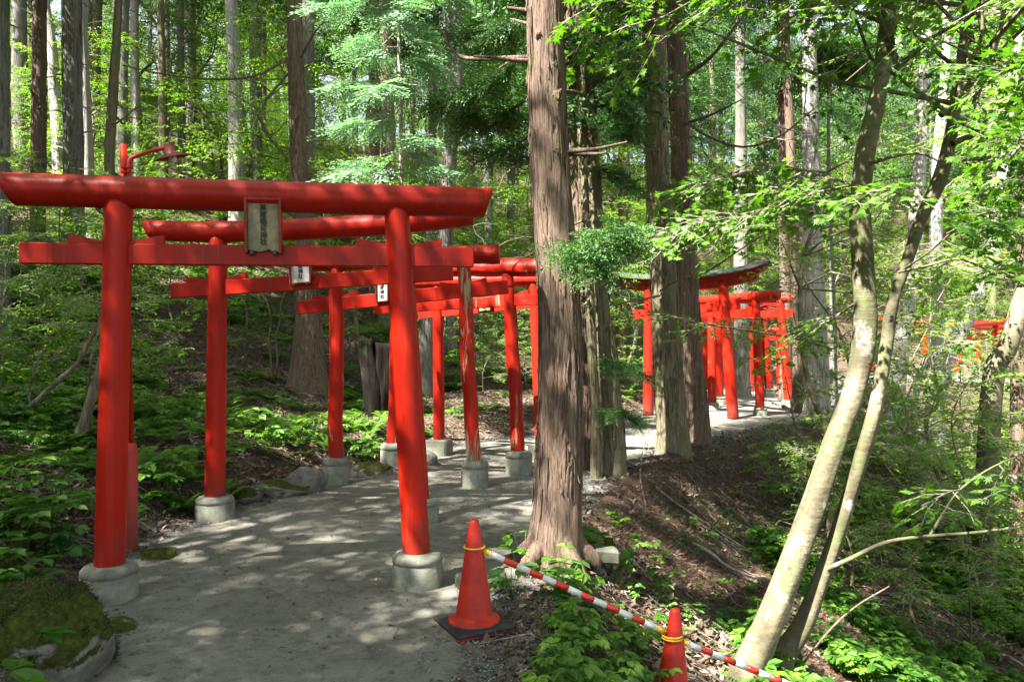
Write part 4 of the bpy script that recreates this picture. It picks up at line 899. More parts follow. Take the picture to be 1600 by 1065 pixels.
ctree("pinkish grey cedar behind the olive grey one, foot in a sun patch by the path", [(1090, 684), (1088, 650), (1080, 560), (1074, 450), (1068, 330), (1063, 200), (1056, 60), (1052, -60)], 12.2, [.23, .195, .185, .18, .17, .16, .15, .14], M['bark_red'], 25, 14, butt=.2,
      extra=[([(1070, 190, 12), (1110, 215, 11.4), (1160, 230, 11), (1215, 215, 10.8), (1260, 180, 10.6), (1330, 120, 10.4), (1390, 70, 10.2)], .022), ([(1078, 440, 12), (1120, 415, 11.6), (1180, 375, 11.2), (1230, 350, 11)], .018),
             ([(1072, 300, 12), (1120, 330, 11.5), (1170, 345, 11.3), (1240, 330, 11)], .014), ([(1070, 250, 12), (1110, 290, 11.5), (1180, 300, 11.3), (1250, 270, 11)], .014), ([(1066, 60, 12), (1110, 30, 11.5), (1160, -10, 11.3)], .014),([(1065, 124, 12.1), (1110, 90, 11.5), (1150, 40, 11.2), (1185, -10, 11)], .04), ([(1065, 195, 12.1), (1110, 180, 11.6), (1160, 155, 11.2)], .03), ([(1060, 215, 12.1), (1030, 218, 11.8), (1010, 214, 11.6)], .02)])
ctree("broad pale pink barked cedar with spreading foot past the bend gates", [(1277, 640), (1276, 600), (1274, 520), (1270, 400), (1268, 280), (1266, 160), (1262, 0), (1260, -50)], 16.6, [.30, .26, .24, .21, .19, .16, .14, .13], M['bark_pale'], 26, 13, butt=.35, fl=.1, deadn=22,
      extra=[([(1262, 130, 16.5), (1200, 90, 15.8), (1130, 40, 15.5)], .022), ([(1264, 210, 16.5), (1200, 190, 15.8), (1140, 130, 15.5)], .02), ([(1266, 240, 16.5), (1320, 220, 15.8), (1370, 150, 15.5)], .02), ([(1268, 320, 16.5), (1220, 340, 15.8), (1160, 330, 15.5)], .018), ([(1268, 330, 16.5), (1330, 300, 15.8), (1350, 290, 15.5)], .018), ([(1270, 400, 16.5), (1220, 420, 15.8), (1180, 440, 15.5)], .014)],
      boughs=[([(1262, 160, 16.5), (1300, 170, 16), (1340, 200, 15.7)], 24, .9), ([(1262, 60, 16.5), (1300, 60, 16), (1340, 80, 15.7)], 24, .9), ([(1262, 100, 16.5), (1210, 110, 16), (1180, 140, 15.7)], 24, .9)])
ctree("slim reddish stem close beside the broad pale barked cedar", [(1246, 636), (1247, 560), (1245, 440), (1238, 300), (1232, 160), (1226, 0)], 17.4, [.13, .12, .11, .10, .10, .09], M['bark_red'], 27, 13)
ctree("grey cedar standing between posts of the roofed gate", [(1160, 622), (1160, 560), (1158, 440), (1158, 300), (1157, 150), (1156, 0)], 21.5, [.24, .21, .20, .17, .15, .13], M['bark_grey'], 28, 16)
ctree("slender dark stem rising beside the tall footed gate at the bend", [(1228, 612), (1228, 520), (1226, 400), (1224, 260), (1222, 120), (1220, 0)], 20.5, [.17, .15, .14, .13, .12, .1], M['bark_red'], 29, 15)
ctree("thin dark stem standing alone beyond the broad pale barked cedar", [(1303, 600), (1302, 520), (1300, 440), (1297, 360), (1295, 260)], 19, [.09, .08, .07, .06, .05], M['bark_grey'], 30, 9)
# --- mid left trees
ctree("sunlit bleached cedar with flaring roots above the forked path bank", [(482, 560), (482, 520), (480, 450), (474, 350), (466, 240), (463, 120), (460, 0), (459, -40)], 14.2, [.37, .26, .20, .165, .15, .145, .14, .135], M['bark_red'], 31, 15, butt=.45, fl=.10,
      extra=[([(470, 90, 14), (500, 40, 13.5), (540, 20, 13.2), (600, -10, 13)], .025), ([(452, 90, 14), (400, 118, 13.4), (330, 124, 13), (250, 115, 12.6), (190, 102, 12.2)], .03)])
ctree("leaning bleached cedar whose white foot shows behind the second gate's post", [(661, 592), (664, 560), (674, 480), (695, 380), (700, 280), (710, 160), (716, 60), (720, -40)], 15.5, [.20, .17, .165, .155, .15, .145, .14, .13], M['bark_grey'], 32, 15, butt=.25)
ctree("big grey straight cedar behind the nearest gate's left end", [(117, 492), (117, 440), (116, 350), (115, 220), (113, 100), (111, 0), (110, -60)], 15.8, [.24, .21, .20, .195, .19, .185, .18], M['bark_grey'], 33, 16, butt=.15)
ctree("pale trunk right behind the big grey straight cedar", [(140, 470), (138, 300), (132, 150), (128, 0)], 18.2, [.17, .15, .13, .12], M['bark_pale'], 34, 16)
ctree("brown cedar between the frame edge and the big grey one, pink base", [(57, 490), (58, 440), (59, 330), (61, 200), (62, 80), (62, -40)], 15.5, [.17, .15, .14, .135, .13, .12], M['bark_red'], 35, 15, butt=.3)
ctree("curved peeling white trunk between the brown and the big grey cedars", [(92, 420), (92, 250), (86, 150), (82, 90), (76, 40), (68, -30)], 19.5, [.17, .15, .14, .13, .12, .11], M['bark_pale'], 36, 15)
ctree("grey cedar stem cut by the frame edge beyond the torii beam end", [(3, 575), (3, 440), (4, 300), (4, 150), (3, 0)], 12, [.13, .12, .11, .10, .10], M['bark_grey'], 37, 14)
ctree("tall pale grey trunk deep in the wood above the beam end", [(33, 420), (33, 250), (31, 120), (30, 0)], 22, [.26, .22, .2, .19], M['bark_grey'], 38, 18)
ctree("slim brown leaning stem rising behind the lamp post", [(166, 470), (170, 280), (176, 160), (181, 80), (185, 0), (188, -60)], 12.5, [.085, .075, .068, .06, .055, .05], M['bark_green'], 39, 12)
ctree("pale slender trunk right of the lamp post's top", [(214, 330), (213, 240), (211, 120), (210, 0)], 24, [.16, .14, .13, .12], M['bark_pale'], 40, 17)
ctree("white sunlit trunk standing above the torii name board", [(370, 330), (369, 240), (367, 120), (362, 0)], 22, [.24, .21, .2, .18], M['bark_pale'], 41, 17)
ctree("grey trunk hidden partly by the bleached cedar's upper stem", [(481, 300), (482, 180), (482, 60), (481, -20)], 20, [.17, .16, .15, .14], M['bark_grey'], 42, 17)
ctree("very dark trunk behind the silvery cypress fronds", [(607, 330), (607, 240), (604, 120), (602, 0)], 21, [.22, .2, .19, .17], M['bark_green'], 43, 17)
ctree("thin mottled stem between the pale slender trunk and the silver fronds", [(284, 330), (284, 240), (283, 120), (282, 0)], 25, [.13, .12, .11, .1], M['bark_grey'], 44, 17)
ctree("dark thin stem next to the mottled one on the hillside", [(256, 330), (255, 220), (253, 100), (251, 0)], 23, [.14, .13, .11, .1], M['bark_green'], 45, 17)
# --- silvery cypress with a thin pale stem
Y = 11.5; b = wp(628, 470, Y); b[2] = Hs(b[0], b[1]); P = ppath([(628, 500), (627, 400), (627, 290), (626, 180), (624, 90), (622, -30)], Y, b); P[0, 2] = -.2; P = np.vstack([P, P[-1] + [0, 0, 2.5]])
tg = tube(catmull(P, 40), np.linspace(.045, .018, 40), 12); cg = G(); rs = np.random.default_rng(8)
for k in range(44):
    z = 3.1 + 6.3 * k / 44; c = np.array([np.interp(z, P[:, 2], P[:, j]) for j in range(3)]); a = k * 2.4; l = rs.uniform(.7, 1.5) * (1.0 - .35 * k / 44); live = z > 3.9 
    e = c + [cos(a) * l, sin(a) * l, -.3 * l + .1]; B = catmull(wob(c, e, 4, .05, rs), 8); tube(B, np.linspace(.012, .003, 8), 4, False, g=tg)
    if live: n = 7; f = rs.uniform(.3, 1, n); tilegroup(cg, SSv, c + np.outer(f, e - c), [norm([cos(a + rs.normal() * .6), sin(a + rs.normal() * .6), rs.uniform(-.45, 0)]) for _ in range(n)], rs.uniform(.6, .95, n), rs, .15)
plant_tree("cypress_tree", "young silvery green cypress with flat drooping fronds on a thin pale stem", "cypress tree", b, (tg, cg), M['bark_pale'], msv)

# --- twin stemmed maple leaning over the gully
Y = 6.6; b = hit(1196, 1092); Y = b[1]
P1 = ppath([(1172, 1110), (1165, 1060), (1196, 985), (1225, 915), (1268, 800), (1305, 690), (1335, 610), (1352, 520), (1349, 420), (1344, 330), (1352, 240), (1372, 150), (1384, 60), (1392, -20), (1400, -120)], 0, b, [Y, Y, Y + .02, Y + .05, Y + .1, Y + .15, Y + .2, Y + .2, Y + .2, Y + .2, Y + .2, Y + .2, Y + .2, Y + .2, Y + .2])
P2 = ppath([(1215, 1095), (1222, 1030), (1255, 975), (1285, 900), (1310, 830), (1335, 750), (1362, 660), (1375, 600), (1385, 540), (1395, 470), (1420, 400), (1440, 340), (1468, 280), (1488, 200), (1497, 130), (1510, 30), (1520, -60)], 0, b, [Y + .1] + [Y + .15] * 5 + [Y + .1] * 11)
rf = Y / 6.6 * .92
tg = trunkg(P1, [rf * q for q in [.20, .175, .135, .125, .118, .108, .102, .108, .10, .094, .088, .08, .074, .07, .065]], 30, .06, 61, .10, 90)
trunkg(P2, [rf * q for q in [.12, .11, .095, .078, .07, .066, .064, .062, .06, .058, .056, .062, .072, .058, .048, .04, .03]], 26, .06, 62, .10, 90, g=tg)
def lb(pts, r, g=tg, n=18): tube(catmull([wp(*p) - b for p in pts], n), np.linspace(r, r * .35, n) * Y / 6.6, 9, False, g=g)
lb([(1294, 888, Y + .1), (1330, 872, Y), (1380, 848, Y), (1440, 838, Y), (1520, 832, Y - .1), (1600, 822, Y - .2), (1700, 810, Y - .3)], .023)
lb([(1452, 838, Y), (1475, 800, Y), (1500, 765, Y - .1), (1550, 730, Y - .2), (1620, 700, Y - .3)], .014)
lb([(1488, 225, Y), (1510, 215, Y), (1560, 200, Y - .2), (1620, 175, Y - .4), (1690, 150, Y - .6)], .03)
lb([(1486, 190, Y), (1510, 140, Y - .1), (1545, 90, Y - .2), (1565, 40, Y - .3), (1575, -40, Y - .4)], .036)
lb([(1470, 180, Y), (1520, 145, Y), (1560, 85, Y - .1), (1610, 35, Y - .3), (1660, 0, Y - .4)], .03)
lb([(1497, 120, Y), (1530, 70, Y), (1535, 20, Y), (1535, -60, Y)], .02)
lb([(1358, 256, Y + .1), (1390, 246, Y), (1420, 240, Y), (1445, 242, Y), (1470, 254, Y)], .018)
lb([(1498, 250, Y), (1540, 250, Y), (1580, 275, Y - .1), (1620, 300, Y - .2)], .02); lb([(1510, 255, Y), (1545, 280, Y - .2), (1575, 305, Y - .3)], .01)
lb([(1405, 425, Y), (1450, 415, Y - .3), (1500, 405, Y - .5), (1560, 430, Y - .7), (1640, 460, Y - .8)], .012); lb([(1405, 425, Y), (1450, 395, Y - .3), (1490, 360, Y - .5), (1520, 335, Y - .7)], .01)
cg = G(); rs = np.random.default_rng(15)
clumps(cg, tg, rs, [([(1560, 200, Y - .2), (1610, 240, Y - .8), (1660, 260, Y - 1.2)], 19, 0.68), ([(1520, 150, Y - .3), (1560, 200, Y - 1), (1600, 230, Y - 1.4)], 16, 0.68), ([(1540, 90, Y - .2), (1600, 100, Y - .8), (1640, 90, Y - 1)], 16, 0.68),
                    ([(1490, 160, Y), (1500, 120, Y - .4), (1520, 100, Y - .6)], 10, 0.61), ([(1540, 400, Y - .7), (1580, 420, Y - 1.2), (1640, 430, Y - 1.5)], 16, 0.68), ([(1480, 365, Y - .5), (1520, 345, Y - .8), (1570, 330, Y - 1.2), (1620, 350, Y - 1.4)], 24, 0.65),
                    ([(1430, 330, Y), (1400, 300, Y - .3), (1360, 300, Y - .5), (1300, 320, Y - .6)], 12, 0.48), ([(1500, 765, Y - .1), (1480, 770, Y - .5), (1440, 790, Y - .7)], 7, 0.54), ([(1560, 725, Y - .2), (1590, 760, Y - .5)], 9, 0.61), ([(1545, 280, Y - .2), (1580, 300, Y - .6), (1620, 330, Y - .9)], 14, 0.68)], SM, b, .007)
clumps(cg, tg, rs, [([(1350, 300, Y + .2), (1290, 275, Y + .5), (1200, 260, Y + .9), (1110, 290, Y + 1.3)], 30, 1.0), ([(1350, 285, Y + .2), (1280, 300, Y + .3), (1180, 330, Y + .3), (1090, 345, Y + .3)], 24, .9), ([(1340, 470, Y + .2), (1300, 500, Y + .4), (1270, 520, Y + .6)], 7, .8)], SMS, b, .010)
for k in range(56):   # wide leafy top above the frame
    a = rs.uniform(0, 2 * pi); st = P1 if k % 2 else P2; c = st[-1] + [0, 0, rs.uniform(-1.2, .8)]; l = rs.uniform(.8, 2.8); e = c + [cos(a) * l, sin(a) * l, rs.uniform(.2, 2.2)]
    tube(wob(c, e, 4, .08, rs), np.linspace(.02, .005, 4), 4, False, g=tg); f = rs.uniform(.3, 1, 8); tilegroup(cg, SMS, c + np.outer(f, e - c), [norm([cos(a + rs.normal()), sin(a + rs.normal()), rs.uniform(-.3, .2)]) for _ in range(8)], rs.uniform(.9, 1.5, 8), rs)
plant_tree("maple_tree", "twin stemmed smooth maple leaning over the gully in front of the striped bar's end", "maple tree", b, (tg, cg), M['maple_bark'], mm2)
# --- slanting trees at the right
def slant(label, pts, Y, r, mt, seed, n=12, units=SMS, sc=1.0):
    b = hit(*pts[0]) if Y is None else wp(*pts[0], Y); Y = b[1]; b[2] = Hs(b[0], b[1]); P = ppath(pts, Y, b); P[0, 2] = min(P[0, 2], -.15); rs = np.random.default_rng(seed)
    tg = trunkg(P, r, 20, .15, seed, .06, 50); cg = G()
    for k in range(n):
        i = rs.integers(len(P) // 2, len(P)); c = P[i]; a = rs.uniform(0, 2 * pi); l = rs.uniform(.6, 2.0); e = c + [cos(a) * l, sin(a) * l, rs.uniform(-.2, .9)]; tube(wob(c, e, 4, .08, rs), np.linspace(.018, .005, 4), 5, False, g=tg)
        f = rs.uniform(.3, 1, 8); tilegroup(cg, units, c + np.outer(f, e - c), [norm([cos(a + rs.normal() * .8), sin(a + rs.normal() * .8), rs.uniform(-.3, .2)]) for _ in range(8)], rs.uniform(.8, 1.3, 8) * sc, rs)
    return plant_tree("broadleaf_tree", label, "tree", b, (tg, cg), mt, mb)
slant("grey brown trunk slanting to the right edge above the gully bushes", [(1535, 660), (1550, 610), (1575, 540), (1605, 440), (1640, 330), (1680, 180)], 11.0, [.15, .14, .13, .12, .11, .09], M['maple_bark'], 71)
slant("sunlit white trunk slanting across the far torii gates", [(1440, 640), (1480, 560), (1510, 500), (1545, 425), (1560, 330), (1575, 200), (1590, 60)], 19.0, [.22, .2, .19, .17, .14, .12, .1], M['bark_pale'], 72)
slant("pale trunk behind the maple's second stem on the far bank", [(1385, 720), (1400, 600), (1412, 500), (1428, 400), (1432, 330), (1440, 200), (1445, 50)], 17.5, [.26, .22, .2, .18, .16, .14, .12], M['bark_pale'], 73)
slant("upright pale trunk with lichen beside the far gates", [(1466, 640), (1465, 500), (1464, 380), (1466, 240), (1478, 100), (1480, 0)], 21, [.17, .16, .15, .14, .12, .1], M['bark_pale'], 74)
slant("dark trunk at the right edge below the slanting grey brown one", [(1592, 710), (1592, 600), (1596, 500), (1600, 380), (1605, 200)], 13, [.14, .13, .12, .11, .1], M['bark_red'], 75)
slant("thin crooked sapling in front of the broad pale barked cedar", [(1300, 705), (1292, 680), (1278, 640), (1262, 590), (1252, 530), (1250, 450), (1256, 400), (1275, 340), (1290, 270)], 9.6, [.045, .04, .036, .034, .03, .028, .024, .02, .016], M['maple_bark'], 76, 14, SMS, .8)
slant("pale leaning trunk rooted low in the gully", [(1375, 740), (1395, 690), (1425, 620), (1450, 560)], 15, [.12, .11, .10, .09], M['bark_pale'], 77, 5)

# ------------------------------------------------------------------ copied trees: the wood behind, and the canopy that shades the scene
hidden = []
protos_c = []
for k in range(4):
    tc = cedar(200 + k, 17 + k, .19, 8.0, 2.2, 36, SCf, 1.25, 7, (rs.normal() * .015, rs.normal() * .015), seg=16, dead=16, butt=.3)
    protos_c.append((tc[0].mesh("trunk", [M['bark_grey'], M['bark_red'], M['bark_grey'], M['bark_green']][k], True), tc[1].mesh("crown", mc)))
protos_b = []
for k in range(4):
    tc = broad(220 + k, 8 + k, .09, 2.2, 2.6, 34, SBF, 1.0, .28, wobble=.2)
    protos_b.append((tc[0].mesh("trunk", M['maple_bark'], True), tc[1].mesh("crown", mb)))
protos_s = []
for k in range(4):
    tc = broad(240 + k, 2.6 + .5 * k, .028, .5, 1.25, 22, SB if k % 2 else SO, .8, .2, wobble=.25)
    protos_s.append((tc[0].mesh("trunk", M['maple_bark'], True), tc[1].mesh("crown", mb)))
REG = []
def inst(name, label, cat, group, pr, loc, rz, sc, kp=None):
    t = thing(name, label, cat, loc, group); t.rotation_euler = (0, 0, rz); t.scale = sc if hasattr(sc, '__len__') else (sc,) * 3
    link("trunk", pr[0], t); link("crown", pr[1], t)
    REG.append((t, kp or {'maple_bark': ''}.get(pr[0].materials[0].name, pr[0].materials[0].name.replace('cedar_bark_', '') + ' barked ') + label)); return t
placed = []
def far_enough(x, y, d): return all((x - a) ** 2 + (y - c) ** 2 > d * d for a, c in placed)
rs = np.random.default_rng(31)
tries = 0; nC = 0
while nC < 135 and tries < 6000:
    tries += 1; y = rs.uniform(19, 75); x = rs.uniform(-.80, .80) * y
    dl, dr = dLR(x, y)
    if dl[0] < 2.5 or not far_enough(x, y, 1.7 + y * .022): continue
    placed.append((x, y)); nC += 1; s = rs.uniform(.75, 1.15); w = rs.uniform(.75, 1.2)
    inst("cedar_tree", "cedar", "cedar tree", "cedars of the hillside wood", protos_c[rs.integers(4)], (x, y, Hs(x, y) - .1), rs.uniform(0, 6.28), (s * w, s * w, s))
placed = []; nB = 0; tries = 0
while nB < 90 and tries < 6000:
    tries += 1; y = rs.uniform(24, 62); x = rs.uniform(-.75, .6) * y; dl, dr = dLR(x, y)
    if dl[0] < 4 or not far_enough(x, y, 1.5): continue
    placed.append((x, y)); nB += 1
    inst("broadleaf_tree", "low bushy tree", "tree", "low bushy trees of the hillside", protos_b[rs.integers(4)], (x, y, Hs(x, y) - .1), rs.uniform(0, 6.28), rs.uniform(.28, .5))
nB = 0
while nB < 45:
    y = rs.uniform(26, 50); x = rs.uniform(-.42, .02) * y
    if not far_enough(x, y, 1.1): continue
    placed.append((x, y)); nB += 1
    inst("broadleaf_tree", "low bushy tree", "tree", "low bushy trees of the hillside", protos_b[rs.integers(4)], (x, y, Hs(x, y) - .1), rs.uniform(0, 6.28), rs.uniform(.3, .55))
placed = []; nB = 0; tries = 0
while nB < 170 and tries < 9000:
    tries += 1; y = rs.uniform(17, 85); x = rs.uniform(-.78, .85) * y
    dl, dr = dLR(x, y)
    if dl[0] < 1.5 or not far_enough(x, y, 1.8): continue
    if x < y * .1 and rs.random() < .35: continue
    placed.append((x, y)); nB += 1; s = rs.uniform(.5, 1.05) * (1 if y < 45 else 1.5)
    inst("broadleaf_tree", "bright broadleaf tree", "tree", "broadleaf trees of the hillside wood", protos_b[rs.integers(4)], (x, y, Hs(x, y) - .1), rs.uniform(0, 6.28), s)
# understorey saplings
placed = []; nS = 0; tries = 0
while nS < 190 and tries < 9000:
    tries += 1; y = rs.uniform(6, 34); x = rs.uniform(-.75, .95) * y
    dl, dr = dLR(x, y)
    if not (dl[0] > 1.0 or dr[0] > 2.6) or not far_enough(x, y, .9): continue
    if dl[0] > 0 and x > -4.5 and y < 14.5 and x < 3: continue            # open bank behind the near gates
    if dl[0] > 0 and y < 22 and abs(x + .25 * y) < 2.5 and rs.random() < .8: continue
    if dr[0] > 0 and x / y < .42: continue
    if dr[0] > 0 and y < 8.5: continue
    placed.append((x, y)); nS += 1; s = rs.uniform(.45, 1.0) * (.8 if dr[0] > 0 else 1)
    inst("sapling", "small leafy sapling", "sapling", "leafy saplings of the undergrowth", protos_s[rs.integers(4)], (x, y, Hs(x, y) - .05), rs.uniform(0, 6.28), s)
nS = 0; tries = 0
while nS < 42 and tries < 9000:
    tries += 1; y = rs.uniform(9, 31); x = rs.uniform(.40, .86) * y; dl, dr = dLR(x, y)
    if dr[0] < 1.2 or not far_enough(x, y, .8) or (.5 < x / y < .7 and y > 15): continue
    placed.append((x, y)); nS += 1; s = rs.uniform(.7, 1.25)
    inst("sapling", "leafy gully bush", "sapling", "leafy bushes of the gully", protos_s[rs.integers(4)], (x, y, Hs(x, y) - .05), rs.uniform(0, 6.28), s)
nS = 0; tries = 0
while nS < 20 and tries < 9000:
    tries += 1; y = rs.uniform(12, 30); x = rs.uniform(.44, .80) * y; dl, dr = dLR(x, y)
    if dr[0] < 2.0 or not far_enough(x, y, 1.5) or (x / y < .70 and y > 14): continue
    placed.append((x, y)); nS += 1
    inst("broadleaf_tree", "leafy gully tree", "tree", "light leafy trees standing in the gully", protos_b[rs.integers(4)], (x, y, Hs(x, y) - .1), rs.uniform(0, 6.28), rs.uniform(.5, .85))
# canopy trees behind and beside the camera (they stand there and shade the path)
protos_t = []
for k in range(3):
    tc = broad(260 + k, 14 + k, .16, 7.2, 4.2, 22, SBC, 1.15, .30, wobble=.15, up=.35)
    protos_t.append((tc[0].mesh("trunk", M['maple_bark'], True), tc[1].mesh("crown", mb)))
rs = np.random.default_rng(404); kk = 0
for ix in range(6):
    for iy in range(6):
        x = -15.5 + ix * 3.3 + rs.normal() * .7; y = -7.5 + iy * 3.4 + rs.normal() * .7
        if abs(x) < .74 * y + 1.0 and y > 0: continue
        if -3.0 < x < .6 and y > -3: continue
        if math.hypot(x + 6.9, y - 4.6) < 2.8 or math.hypot(x + 9.6, y - 6.6) < 1.8 or math.hypot(x + 5.6, y + 1.0) < 1.2: continue
        kk += 1; s = rs.uniform(.8, 1.0)
        pr = (protos_t if rs.random() < .72 else protos_c); ced = pr is protos_c
        inst("cedar_tree" if ced else "broadleaf_tree", "tall shade cedar" if ced else "tall broadleaf shade tree", "cedar tree" if ced else "tree", "tall trees shading the path", pr[kk % 3], (x, y, Hs(x, y) - .1), rs.uniform(0, 6.28), s)
for k, (x, y, s_) in enumerate([(-6.6, 2.6, .92), (-3.4, -1.6, .72)]):
    inst("broadleaf_tree", "tall broadleaf shade tree", "tree", "tall trees shading the path", protos_t[k % 3], (x, y, Hs(x, y) - .1), rs.uniform(0, 6.28), s_)
for k, (x, y) in enumerate([(3.6, -2.6), (6.4, .4), (8.6, 4.0), (9.5, 9.5), (-10.5, 13.0), (12.5, 13.5)]):
    inst("cedar_tree", "tall shade cedar", "cedar tree", "tall trees shading the path", protos_c[k % 4], (x, y, Hs(x, y) - .1), rs.uniform(0, 6.28), rs.uniform(.75, .92))

# ------------------------------------------------------------------ undergrowth
def scatter_pts(n, cond, rs, ymax=30, ymin=2.2, xr=(-.75, .78), bias=1.0):
    out = []; 
    while len(out) < n:
        m = n * 3; y = ymin + (ymax - ymin) * rs.random(m) ** bias; x = rs.uniform(*xr, m) * y + rs.normal(size=m) * .3; dl, dr = dLR(x, y); k = cond(x, y, dl, dr)
        out += list(zip(x[k], y[k]))
    return np.array(out[:n])
def ground_stuff(name, label, units, P, sc, m, rs, dz=0., dt=.2, tilt=.2, group=None):
    z = H(P[:, 0], P[:, 1]) + dz; K = len(P); a = rs.uniform(0, 2 * pi, K); s = (np.zeros(K) + sc) * rs.uniform(.6, 1.3, K); g = G(); ch = rs.integers(0, len(units), K)
    c, q = np.cos(a), np.sin(a); tx, ty = rs.normal(size=K) * tilt, rs.normal(size=K) * tilt
    Z = np.stack([tx, ty, np.ones(K)], 1); Z /= np.linalg.norm(Z, axis=1)[:, None]; X = np.stack([c, q, 0 * c], 1); X -= Z * (X * Z).sum(1)[:, None]; X /= np.linalg.norm(X, axis=1)[:, None]; Yv = np.cross(Z, X)
    Ms = np.stack([X, Yv, Z], -1) * s[:, None, None]; T = np.stack([P[:, 0], P[:, 1], z], 1)
    for u in range(len(units)):
        k = ch == u
        if k.any(): g.tile(units[u], Ms[k], T[k], rs.normal(size=k.sum()) * dt)
    o = link(name, g.mesh(name, m)); tag(o, label, "ground cover", None, "stuff"); return o
rs = np.random.default_rng(55)
pn = lambda x, y, s, f=.8: fbm(x * f, y * f, 0, s, 3)
# leaf litter and needles
lu = G().add([(0, 0, 0), (.45, .25, .16), (1, 0, .05), (.5, -.25, .12)], [(0, 1, 2, 3)]); lu2 = G().add([(0, 0, .02), (.3, .22, .0), (.8, .2, .14), (1, 0, .22), (.6, -.26, .02)], [(0, 1, 2, 3, 4)])
P = scatter_pts(85000, lambda x, y, dl, dr: ((dl > -.25) & (rng.random(len(x)) < sstep(-.3, .25, dl) + .02) | (dr > -.45) & (rng.random(len(x)) < sstep(-.5, .15, dr) + .02)) & (y > 2.4), rs, 21, 2.4, bias=1.35)
ground_stuff("leaf_litter", "dry brown fallen leaves covering the banks", [lu, lu2], P, .07, M['litter'], rs, .004, .3, .35)
P = scatter_pts(24000, lambda x, y, dl, dr: (dr > -.05) & (dr < 2.6) & (pn(x, y, 70) > -.15) & (y > 3), rs, 15, 3, (.0, .62), bias=1.2)
nd_ = G(); rs2 = np.random.default_rng(1)
nd_ = quadsoup(rs2.normal(size=(7, 3)) * [.03, .03, .006], [norm([cos(a), sin(a), rs2.uniform(-.1, .25)]) for a in rs2.uniform(0, 6.28, 7)], [norm([sin(a), -cos(a), .2]) for a in rs2.uniform(0, 6.28, 7)], .07, .004, None, rs2.uniform(0, .8, 7))
ground_stuff("needle_litter", "reddish brown dead cedar needles on the bank below the thick cedar", [nd_], P, 1.0, M['needle'], rs, .012, .3, .2)
# herbs
P = scatter_pts(2900, lambda x, y, dl, dr: (dl > .12) & (x < -.8) & (pn(x, y, 80) > .08 + .85 * ((x > -.46 * y) & (y > 6.3)) + .9 * (np.abs(x + .47 * y) < .8) * (y > 8)) & ((y > 3.2)), rs, 17, 2.8, (-1.05, .0), bias=1.1)
ground_stuff("herb_cover", "low broad leaved green herbs on the bank beside the gates", HERB[:3], P, .72, M['herb'], rs, 0, .22, .15)
P = scatter_pts(2400, lambda x, y, dl, dr: (dl > .5) & (pn(x, y, 81) > .1 + .6 * ((x > -.5 * y) & (x < .1 * y) & (y < 17))), rs, 34, 9, (-.75, .75), bias=1.2)
ground_stuff("hillside_herbs", "sparse green herbs dotting the hillside", HERB[:3] + FERN[:1], P, 1.0, M['herb'], rs, 0, .22, .15)
P = scatter_pts(7500, lambda x, y, dl, dr: (dr > 1.3) & (pn(x, y, 82) > .40 - .24 * dr) & ((x / y) > .30), rs, 22, 3.4, (.1, .85), bias=1.3)
ground_stuff("gully_herbs", "green herbs and seedlings over the gully slope", [HERB[1], HERB[3], HERB[2]], P, .8, M['maple'], rs, 0, .25, .15)
P = scatter_pts(170, lambda x, y, dl, dr: (dr > .02) & (dr < .75) & (y < 7.2) & (pn(x, y, 83, 1.5) > -.3), rs, 7.4, 3.4, (-.05, .14))
ground_stuff("verge_herbs", "leafy green herbs on the verge under the striped bar", [HERB[2], HERB[0]], P, .6, M['herb'], rs, 0, .2, .2)
# gravel at the verges
pu = [icorock(90 + k, 1, .2, (.5, .42, .32), 1.5) for k in range(3)]
P = scatter_pts(6500, lambda x, y, dl, dr: ((dr > -.7) & (dr < .05) | (dl > -.5) & (dl < .25)) , rs, 13, 2.9, (-.78, .25), bias=1.4)
ground_stuff("gravel", "loose grey gravel along the path edges", pu, P, .015, M['pebble'], rs, .012, .2, .3)
P = scatter_pts(2600, lambda x, y, dl, dr: (dr < -.1) & (dl < -.1), rs, 9, 2.9, (-.78, .25), bias=1.2)
ground_stuff("path_grit", "small loose stones scattered on the packed path", pu, P, .011, M['pebble'], rs, .016, .2, .3)
# single plants one can point at
fm = [f.mesh("fern", M['fern']) for f in FERN]
P = scatter_pts(420, lambda x, y, dl, dr: (dl > .1) & (y < 14), rs, 14, 3, (-.78, -.05))
ground_stuff("small_ferns", "small fern fronds among the herbs of the bank", FERN, P, .6, M['fern'], rs, 0, .2, .2)
P = scatter_pts(520, lambda x, y, dl, dr: (dr > .5) & (y < 15), rs, 15, 3.2, (.03, .6))
ground_stuff("bank_seedlings", "scattered seedlings on the bank between verge and gully", [HERB[1], HERB[3], HERB[0]], P, .5, M['maple'], rs, 0, .2, .2)
P = scatter_pts(900, lambda x, y, dl, dr: (dr < 0) & (dl < 0), rs, 13, 2.9, (-.78, .3))
ground_stuff("path_leaves", "a few dead leaves and bits lying on the path", [lu, lu2], P, .035, M['litter'], rs, .018, .3, .2)
def fernat(px, py, s, k, Y=None, label="green fern tuft on the forest bank"):
    c = hit(px, py); o = link("fern", fm[k % 2], None, tuple(c)); o.scale = (s,) * 3; o.rotation_euler = (0, 0, k * 1.7); return tag(o, label, "fern", "ferns on the banks") if not REG.append((o, "fern tuft")) else o
